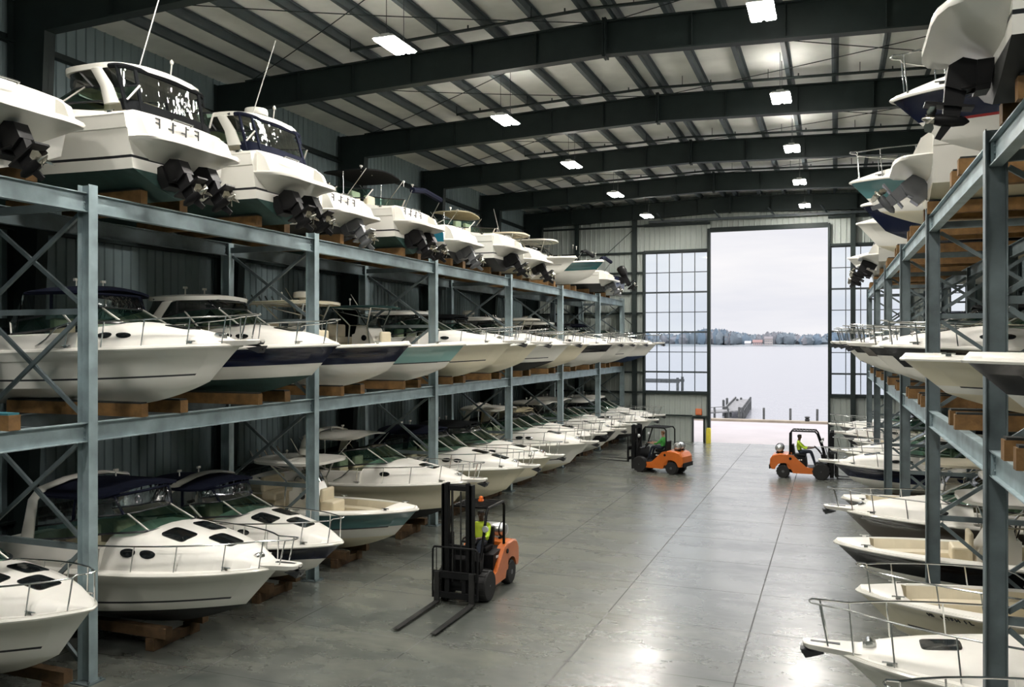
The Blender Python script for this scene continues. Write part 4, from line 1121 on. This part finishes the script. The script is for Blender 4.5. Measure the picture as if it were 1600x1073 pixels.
# --- opposite rack, bows towards -x
rx = lambda y: 2.02 - .0095 * y
RM = [
 (10.9, 1.36, 'black-topsided boat nearest the viewer on the opposite middle shelf', dict(bands=two(BLACKH, .30), pulpit=False, rail=False, Db=1.06, Ds=.98, style='bowrider', full=3.0)),
 (15.5, 1.02, 'plain white bow just past the black one on the opposite middle shelf', dict(bands=((.18, WHITE), (.22, STRIPE), (1, CREAM)), bottom=CREAM, pulpit=False, rail=False, Db=1.0, Ds=.95, style='bowrider', full=3.0)),
 (20.6, .95, 'black-hulled cruiser with silver bow rail behind the plain white bow', dict(bands=two(BLACKH, .25), Db=1.2, top='bimini', pulpit=False, topm=BLACKC, arch=(.3, .4))),
 (23.6, .75, 'narrow white pulpit bow between two dark hulls on the opposite middle shelf', dict(bands=two(BLACKH, .6), Db=1.18, top=None, arch=(.2, .5), ports=1)),
 (27.4, .60, 'dark-sided white-decked cruiser, third bow from the end of the middle shelf', dict(bands=two(BROWN, .45), Db=1.22, top='canvas', topm=BLACKC)),
 (30.8, .42, 'white cruiser with black stripe, second bow from the end of the middle shelf', dict(bands=two(BLACKH, .55), Db=1.22, top=None)),
 (34.6, .35, 'white cruiser whose rail shows beside the doorway jamb on the middle shelf', dict(bands=W_ST, Db=1.24, top='canvas', topm=NAVYC)),
 (37.75, .30, 'white cruiser farthest along the opposite middle shelf', dict(bottom=BOTTOM, Db=1.22, top='canvas', topm=NAVYC)),
 (42.6, .35, 'white cruiser hidden behind the farthest bows of the opposite shelf', dict(Db=1.22, top=None)),
]
for y, xt, lb, kw in RM:
    nm = 'runabout' if kw.get('style') == 'bowrider' else 'cabin_cruiser'
    boat(nm, lb, xt, y, KM, -1, group='boats on the middle level of the opposite rack', **kw)
    bunk_pair(rackR, rx(y), -1, y, ZM, half=.42)
RT = [
 (10.9, 1.65, True, 'white stern and swim platform overhead, nearest on the opposite top shelf', dict(BIG, bottom=BOTTOM, bands=W_ST, top=None, nd=1, tilt=-.15, rail=False, dsc=.82, pz=.66)),
 (15.2, .85, False, 'navy bow with red stripe and white bottom high on the opposite shelf', dict(L=6.8, B=2.7, Db=1.26, Ds=1.15, bands=((.38, WHITE), (.43, RED), (1, NAVY)), top=None, pulpit=False, railh=.55)),
 (19.4, 1.75, True, 'white stern with grey outdrive between the navy and the aqua bows', dict(BIG, Ds=1.35, bottom=CREAM, top=None, nd=1, drivem=GREYM, tilt=-.9, rail=False)),
 (23.2, .35, False, 'aqua bow with silver rail on the opposite top shelf', dict(L=6.6, B=2.6, Db=1.36, Ds=1.2, bands=two(TEAL, .40, WHITE, STRIPE), bottom=CREAM, top=None, pulpit=False, railh=.6)),
 (27.4, .72, False, 'dark navy bow below and beyond the aqua one', dict(bands=((1, NAVY),), bottom=NAVY, top=None, pulpit=False, rail=False, Db=1.4)),
 (31.4, .68, False, 'plain white bow beyond the dark navy bow on the opposite top shelf', dict(top=None, pulpit=False, rail=False, Db=1.38, bottom=CREAM)),
 (35.6, 1.5, True, 'white stern with small dark cabin window on the opposite top shelf', dict(L=6.0, Ds=1.0, platform=True, drive='stern', top='hardtop', curtain=False, roofl=1.6)),
 (39.8, 1.5, True, 'white boat stern with black outdrives before the farthest top-shelf bow', dict(L=6.0, Ds=1.0, platform=True, drive='stern', top=None, nd=2)),
 (43.6, .55, False, 'farthest white bow on the opposite top shelf before the window', dict(bands=((.5, WHITE), (.53, STRIPE), (1, WHITE)), top=None, pulpit=False, rail=False, Db=1.35)),
]
for y, xt, so, lb, kw in RT:
    boat('cabin_cruiser', lb, xt, y, KT, -1, so, group='boats on the top level of the opposite rack', **kw)
    bunk_pair(rackR, rx(y), -1, y, ZT)
RB = [
 (10.1, .50, 'boat at the bottom photo edge of which only the bow rail rises into view', dict(L=6.4, Db=1.2, Ds=1.1, pulpit=False, H=.3, railh=.5)),
 (13.75, .02, 'white cruiser with long bow plank and square hatch, nearest on the opposite floor', dict(L=7.0, B=2.45, Db=1.10, Ds=1.02, H=.38, tf=.58, hatches=1, shape='rect', railh=.55, bands=W_ST, dz=-.17)),
 (16.45, .36, 'cream open-bow boat with upholstered bow lounge and thin side rails', dict(style='bowrider', L=6.4, B=2.42, Db=1.15, Ds=1.05, bands=((.25, CREAM), (.29, STRIPE), (1, CREAM)), bottom=CREAM, pulpit=False, railh=.3, marks='HI LTFH IL')),
 (20.6, -.02, 'black-hulled centre console with cream interior on the opposite floor', dict(style='console', L=6.4, B=2.45, Db=1.08, Ds=1.0, bands=two(BLACKH, .18), pulpit=False, rail=False, top='ttop', topm=WHITE)),
 (24.1, .20, 'taupe-hulled white cruiser with bow plank and oval porthole', dict(L=6.6, Db=1.18, Ds=1.1, bands=((1, BROWN),), bottom=BOTTOM, H=.46, ports=1, hatches=0, top='hardtop', arch=(.2, .6), curtain=False, topm=WHITE)),
 (27.5, .18, 'small taupe open boat behind the cruiser with the oval porthole', dict(style='console', L=5.8, B=2.2, Db=.92, Ds=.86, bands=((1, BROWN),), bottom=BOTTOM, pulpit=False, rail=False, top='ttop', topm=CREAM)),
 (33.85, -.10, 'navy-hulled cruiser with bow plank in front of the far forklift on the doorway side', dict(L=6.8, Db=1.14, Ds=1.05, bands=two(NAVY, .2), bottom=WHITE, H=.5, top='hardtop', arch=(.2, .6), curtain=False, rail=True)),
 (36.9, .30, 'white cruiser with black canvas just before the far forklift on the doorway side', dict(L=6.4, Db=1.2, H=.5, top='canvas', topm=BLACKC)),
 (41.0, .75, 'white open-bow boat with black bimini right behind the far forklift mast', dict(style='bowrider', Db=1.22, pulpit=False, top='bimini', topm=BLACKC)),
 (43.95, .25, 'dark-hulled cruiser just past the far forklift mast', dict(bands=two(BLACKH, .2), Db=1.25, top='canvas', topm=BLACKC)),
 (47.5, .15, 'white cruiser with brown stripe, last of the opposite floor row', dict(bands=two(BROWN, .6), Db=1.3, top='canvas', topm=BLACKC)),
]
for y, xt, lb, kw in RB:
    nm = {'console': 'center_console_boat', 'bowrider': 'runabout'}.get(kw.get('style'), 'cabin_cruiser')
    dz = kw.pop('dz', 0)
    boat(nm, lb, xt, y, KF - .02 + dz, -1, group='boats on the floor along the opposite rack', **kw)
    cradle(rx(y) + .1, y, -1, h=.24 + dz, label='brown timber cradle under a floor boat of the opposite rack')
# ---------------------------------------------------------------- forklifts and drivers
ORANGE = mat('orange_enamel_paint', (.56, .135, .018), .35, coat=.3, var=.05)
MASTM = mat('black_mast_steel', (.006, .0065, .007), .6, var=.2, spec=.2)
FORKM = mat('worn_fork_steel', (.025, .025, .024), .5, metal=.3, var=.3)
TANKM = mat('tank_aluminium', (.62, .63, .62), .3, metal=.8)
def arc(cx, cz, r, a0, a1, n): return [(cx + r * math.cos(lerp(a0, a1, k / n)), cz + r * math.sin(lerp(a0, a1, k / n))) for k in range(n + 1)]
def forklift(label, x, y, rz, mast_h, fork_len, beacon, lift=0):
    t = thing('forklift', label, 'forklift', (x, y, 0), rz, 'orange forklifts')
    side = [(-.30, .22), (-.30, .46), (-.60, .50), (-1.12, .97), (-1.36, 1.02), (-1.36, .5)] + arc(-1.55, .27, .37, .75, PI - 2.9 + .25, 1)[:1] + [(-1.20, .36), (-1.14, .22)]
    for s in (-1, 1): MB().prism(side, s * .34, s * .53).build('body_panel', ORANGE, t, .015)
    cw = [(-1.34, 1.03), (-1.72, 1.04), (-1.98, .97), (-2.10, .80), (-2.12, .50), (-2.06, .36)] + arc(-1.55, .27, .38, .28, PI - .75, 6)[::-1][0:0] + [(-1.92, .36)] + arc(-1.55, .27, .39, .30, PI - .3, 8)[::-1] + [(-1.34, .40)]
    c = MB(); rows = []
    for yy, k in ((-.53, .92), (-.48, .985), (-.3, 1), (.3, 1), (.48, .985), (.53, .92)):
        rows.append([(-1.34 + (a + 1.34) * k, yy, .5 + (z - .5) * (k if z > .6 else 1)) for a, z in cw])
    c.loft(rows, 0, False, closed=True, cap=True); cwo = c.build('counterweight', ORANGE, t, .01)
    d = MB(); d.box((-2.11, 0, .45), (.06, .98, .18)); d.build('rear_bumper', BLK, cwo, .01)
    for s in (-1, 1): MB().lathe([(.055, -.02), (.06, .0), (.05, .02)], (-1.25, s * .535, .84), 'y', 12).build('side_vent', BLK, t)
    f = MB(); f.box((-.30, 0, .44), (.95, .96, .10)); f.box((-.6, 0, .32), (1.3, .62, .22)); f.prism([(.22, .30), (.22, .92), (.08, 1.08), (-.02, 1.06), (.06, .50), (.0, .30)], -.44, .44); f.build('chassis', BLK, t, .01)
    h = MB(); h.prism([(-.58, .50), (-.62, .88), (-1.32, .95), (-1.32, .5)], -.43, .43); ho = h.build('engine_hood', BLK, t, .02)
    d = MB()
    for s in (-1, 1):
        for k in range(5): d.box((-.80 - k * .085, s * .437, .80 - .008 * k), (.055, .012, .055))
    d.build('white_decal', mat('white_decal', (.7, .7, .68), .5), ho)
    s_ = MB(); s_.box((-.86, 0, .97), (.48, .46, .12)); s_.prism([(-1.08, .99), (-1.14, 1.42), (-1.22, 1.42), (-1.20, .99)], -.22, .22); s_.build('seat', BLK, t, .03)
    for nm, wx, wy, r, w_ in (('front_wheel', 0, .47, .345, .27), ('rear_wheel', -1.55, .43, .275, .22)):
        for s in (-1, 1):
            w = MB(); w.lathe([(r * .55, -w_ / 2), (r * .93, -w_ / 2), (r, -w_ * .38), (r, w_ * .38), (r * .93, w_ / 2), (r * .55, w_ / 2)], (wx, s * wy, r), 'y', 28)
            for k in range(14):
                a = 2 * PI * k / 14; w.box((wx + r * math.cos(a), s * wy, r + r * math.sin(a)), (.03, w_ * .8, .05), 0, Matrix.Rotation(-a, 3, 'Y'))
            wo = w.build(nm, RUB, t)
            q = MB(); q.lathe([(r * .56, -.05), (r * .5, .02), (r * .2, .05), (.02, .06)], (wx, s * (wy + w_ * .28), r), 'y', 18) if s > 0 else q.lathe([(r * .56, .05), (r * .5, -.02), (r * .2, -.05), (.02, -.06)], (wx, s * (wy + w_ * .28), r), 'y', 18)
            q.build('hub', GREYM, wo)
    # mast
    m = MB(); oh = mast_h - .04
    for s in (-1, 1):
        m.box((.42, s * .34, .08 + oh / 2), (.16, .07, oh)); m.box((.49, s * .30, .08 + oh / 2), (.02, .10, oh)); m.box((.35, s * .30, .08 + oh / 2), (.02, .10, oh))
    for z in (.35, 1.15, oh): m.box((.38, 0, z), (.06, .74, .14))
    m.build('outer_mast', MASTM, t)
    m = MB(); dz = mast_h - oh
    for s in (-1, 1): m.box((.44, s * .245, .15 + dz + oh / 2 - .05), (.13, .06, oh - .05))
    for z in (dz + .4, dz + 1.2, dz + oh - .06): m.box((.44, 0, z + .02), (.07, .5, .11))
    m.build('inner_mast', MASTM, t)
    for s in (-1, 1):
        c = MB(); c.lathe([(.045, .2), (.045, oh * .6), (.028, oh * .61), (.028, mast_h - .1)], (.30, s * .20, 0), 'z', 12); c.build('lift_cylinder', MASTM, t)
    for s in (-1, 1): MB().box((.50, s * .10, .5 + (mast_h - .6) / 2), (.012, .035, mast_h - .6)).build('lift_chain', FORKM, t)
    c = MB()
    for z in (.22 + lift, .66 + lift): c.box((.585, 0, z), (.06, 1.10, .13))
    for s in (-1, 1): c.box((.555, s * .2, .44 + lift), (.06, .10, .55))
    c.build('carriage', MASTM, t, .005)
    g = MB(); q = lift; g.tube([(.60, -.54, .15 + q), (.60, -.54, 1.22 + q), (.60, -.50, 1.28 + q), (.60, .50, 1.28 + q), (.60, .54, 1.22 + q), (.60, .54, .15 + q)], .022, 7)
    for k in range(-3, 4): g.tube([(.60, k * .15, .68 + q), (.60, k * .15, 1.28 + q)], .011, 6)
    g.tube([(.60, -.54, .74 + q), (.60, .54, .74 + q)], .018, 6); g.build('load_backrest', MASTM, t)
    for s in (-1, 1):
        k = MB(); k.prism([(a, b_ + lift) for a, b_ in [(.62, .045), (.62, .74), (.665, .74), (.675, .10), (.72, .085), (.62 + fork_len, .060), (.62 + fork_len, .045)]], s * .42 - .06, s * .42 + .06); k.build('fork', FORKM, t)
    # overhead guard
    g = MB()
    for s in (-1, 1):
        g.tube([(.14, s * .43, .95), (.02, s * .44, 1.40), (-.16, s * .44, 1.93), (-.24, s * .44, 2.02)], .034, 8)
        g.tube([(-1.28, s * .43, .92), (-1.27, s * .44, 1.93), (-1.19, s * .44, 2.02)], .034, 8)
        g.tube([(-.22, s * .44, 2.03), (-1.20, s * .44, 2.03)], .034, 8)
    for k in range(8): g.bar((-.26 - k * .13, -.44, 2.035), (-.26 - k * .13, .44, 2.035), .03, .045)
    g.build('overhead_guard', BLK, t)
    for s in (-1, 1):
        l_ = MB(); l_.lathe([(.03, -.05), (.075, 0), (.075, .04), (.06, .05)], (.03, s * .50, 1.62), 'x', 14); l_.build('work_light', mat('lamp_lens', (.6, .62, .62), .15, metal=.3), t)
    if beacon:
        l_ = MB(); l_.lathe([(.07, 0), (.07, .03), (.055, .035), (.05, .10), (.02, .12)], (-.9, 0, 2.06), 'z', 14); l_.build('beacon', mat('orange_beacon', (.75, .16, .03), .25), t)
    k = MB(); k.lathe([(.04, -.36), (.13, -.33), (.165, -.26), (.165, .26), (.13, .33), (.04, .36)], (-1.72, 0, 1.24), 'y', 20); ko = k.build('gas_tank', TANKM, t)
    k = MB()
    for s in (-.2, .2):
        k.tube([(-1.72 + .172 * math.cos(a), s, 1.24 + .172 * math.sin(a)) for a in (2 * PI * q / 16 for q in range(16))], .014, 5, 0, True); k.box((-1.72, s, 1.05), (.30, .06, .05))
    k.build('tank_strap', BLK, ko)
    w = MB(); w.tube([(.02, 0, 1.0), (-.16, 0, 1.24)], .03, 8); R = Matrix.Rotation(.75, 3, 'Y'); c0 = Vector((-.17, 0, 1.25))
    w.tube([c0 + R @ Vector((.17 * math.cos(a), .17 * math.sin(a), 0)) for a in (2 * PI * q / 20 for q in range(20))], .016, 6, 0, True)
    w.box(c0, (.05, .32, .03), 0, R); w.build('steering_wheel', BLK, t)
    return t

def driver(label, x, y, rz, shirt, vest, skin, hair, trousers):
    t = thing('person', label, 'person', (x, y, 0), rz, 'forklift drivers')
    V, E_, R_ = [], [], []
    def add(p, r, par=None):
        V.append(p); R_.append(r)
        if par is not None: E_.append((par, len(V) - 1))
        return len(V) - 1
    pel = add((-.90, 0, 1.10), (.155, .125)); bel = add((-.93, 0, 1.25), (.15, .115), pel); che = add((-.945, 0, 1.42), (.17, .125), bel)
    nb = add((-.93, 0, 1.555), (.085, .075), che); nk = add((-.915, 0, 1.63), (.055, .06), nb); jaw = add((-.895, 0, 1.70), (.066, .075), nk)
    hd = add((-.90, 0, 1.775), (.078, .098), jaw); tp = add((-.905, 0, 1.845), (.06, .075), hd)
    for s in (-1, 1):
        hp = add((-.86, s * .10, 1.10), (.095, .09), pel); kn = add((-.44, s * .15, 1.13), (.068, .066), hp); sh = add((-.36, s * .15, .92), (.058, .056), kn)
        an = add((-.27, s * .15, .62), (.042, .042), sh); hl = add((-.26, s * .15, .55), (.045, .04), an); to = add((-.06, s * .16, .54), (.042, .028), hl)
        so = add((-.945, s * .185, 1.49), (.07, .07), che); el = add((-.70, s * .25, 1.27), (.046, .046), so); wr = add((-.40, s * .17, 1.29), (.031, .027), el)
        pa = add((-.335, s * .155, 1.305), (.036, .020), wr); pk = add((-.285, s * .145, 1.315), (.036, .017), pa)
        for k, (dy, ln) in enumerate(((.030, .062), (.010, .072), (-.010, .068), (-.028, .054))):
            a = add((-.262, s * (.145 + dy * .9), 1.318), (.0095, .0095), pk); b = add((-.232, s * (.145 + dy), 1.310 - .003 * k), (.009, .009), a); add((-.232 + (ln - .06) * .4 + .004, s * (.145 + dy), 1.310 - ln * .55), (.008, .008), b)
        a = add((-.325, s * .115, 1.300), (.011, .011), pa); add((-.290, s * .098, 1.285), (.009, .009), a)
    me = bpy.data.meshes.new('body'); me.from_pydata(V, E_, []); ob = bpy.data.objects.new('body', me); COL.objects.link(ob)
    sk = ob.modifiers.new('skin', 'SKIN'); sk.use_smooth_shade = True
    for i, r in enumerate(R_): me.skin_vertices[0].data[i].radius = r
    me.skin_vertices[0].data[0].use_root = True
    ob.modifiers.new('sub', 'SUBSURF').levels = 2
    dg = bpy.context.evaluated_depsgraph_get(); dg.update()
    nm = bpy.data.meshes.new_from_object(ob.evaluated_get(dg)); ob.modifiers.clear(); ob.data = nm; nm.name = 'body'; nm.materials.clear()
    for m in (skin, shirt, trousers, RUB): nm.materials.append(m)
    for p in nm.polygons:
        c = p.center; q = 0
        if c.x > -.33 and c.z < .62: q = 3
        elif c.z < 1.19 and not (c.x > -.50 and abs(c.y) > 0 and c.z > 1.21): q = 2
        if c.z >= 1.19 and c.z < 1.585 and c.x < -.58: q = 1
        if c.x > -.58 and c.z > 1.215: q = 0
        p.material_index = q; p.use_smooth = True
    ob.parent = t
    def shell(name, test, off, m):
        fs = [p for p in nm.polygons if test(p.center)]
        b = MB(); mp = {}; vv = []; ff = []
        for p in fs:
            f = []
            for i in p.vertices:
                if i not in mp: mp[i] = len(vv); vv.append(nm.vertices[i].co + nm.vertices[i].normal * off)
                f.append(mp[i])
            ff.append(f)
        if ff: b.add(vv, ff, 0, True); b.build(name, m, t)
    if vest: shell('vest', lambda c: 1.17 < c.z < 1.56 and c.x < -.78 and abs(c.y) < .19, .014, vest)
    shell('hair', lambda c: c.z > 1.80 or (c.z > 1.70 and c.x < -.915 and c.z > 1.67), .014, hair)
    f = MB()
    f.prism([(-.822, 1.755), (-.795, 1.725), (-.822, 1.715)], -.012, .012)
    for s in (-1, 1):
        f.box((-.905, s * .082, 1.755), (.035, .014, .055)); f.box((-.833, s * .030, 1.765), (.008, .022, .010), 1)
    f.box((-.838, 0, 1.690), (.010, .045, .010), 2)
    f.build('face', [skin, BLK, mat('lip', (.30, .10, .08), .5)], t)
    return t
DSK = mat('brown_skin', (.085, .045, .028), .5, var=.05); LSK = mat('tan_skin', (.42, .23, .15), .5, var=.05)
LIME = mat('lime_cloth', (.42, .60, .03), .8, var=.08); GRN = mat('green_cloth', (.05, .30, .05), .8, var=.08)
JEAN = mat('dark_denim', (.012, .018, .032), .85, var=.15); HAIRD = mat('black_hair', (.010, .008, .007), .7); HAIRB = mat('brown_hair', (.16, .07, .03), .7)
HIV = mat('orange_edged_lime_vest', (.50, .62, .04), .75, var=.06)
forklift('orange and black forklift with raised black mast in the open aisle, forks toward the viewer', -7.87, 17.9, -PI / 2, 2.62, 1.95, True)
driver('dark-haired driver in lime vest seated in the forklift nearest the viewer', -7.87, 17.9, -PI / 2, LIME, HIV, DSK, HAIRD, JEAN)
a2 = math.atan2(.42, -1.5)
forklift('orange forklift in side view by the end wall, forks pointing at the stored boats', -8.15, 38.9, a2, 2.02, 1.60, False, .34)
driver('driver in green shirt with brown hair in the forklift by the end wall', -8.15, 38.9, a2, GRN, None, LSK, HAIRB, JEAN)
forklift('orange forklift in front of the bright doorway, its mast against the opposite boats', -.55, 39.3, -.02, 1.98, 1.05, False)
driver('dark-haired driver in lime shirt in the forklift before the bright doorway', -.55, 39.3, -.02, LIME, None, DSK, HAIRD, JEAN)
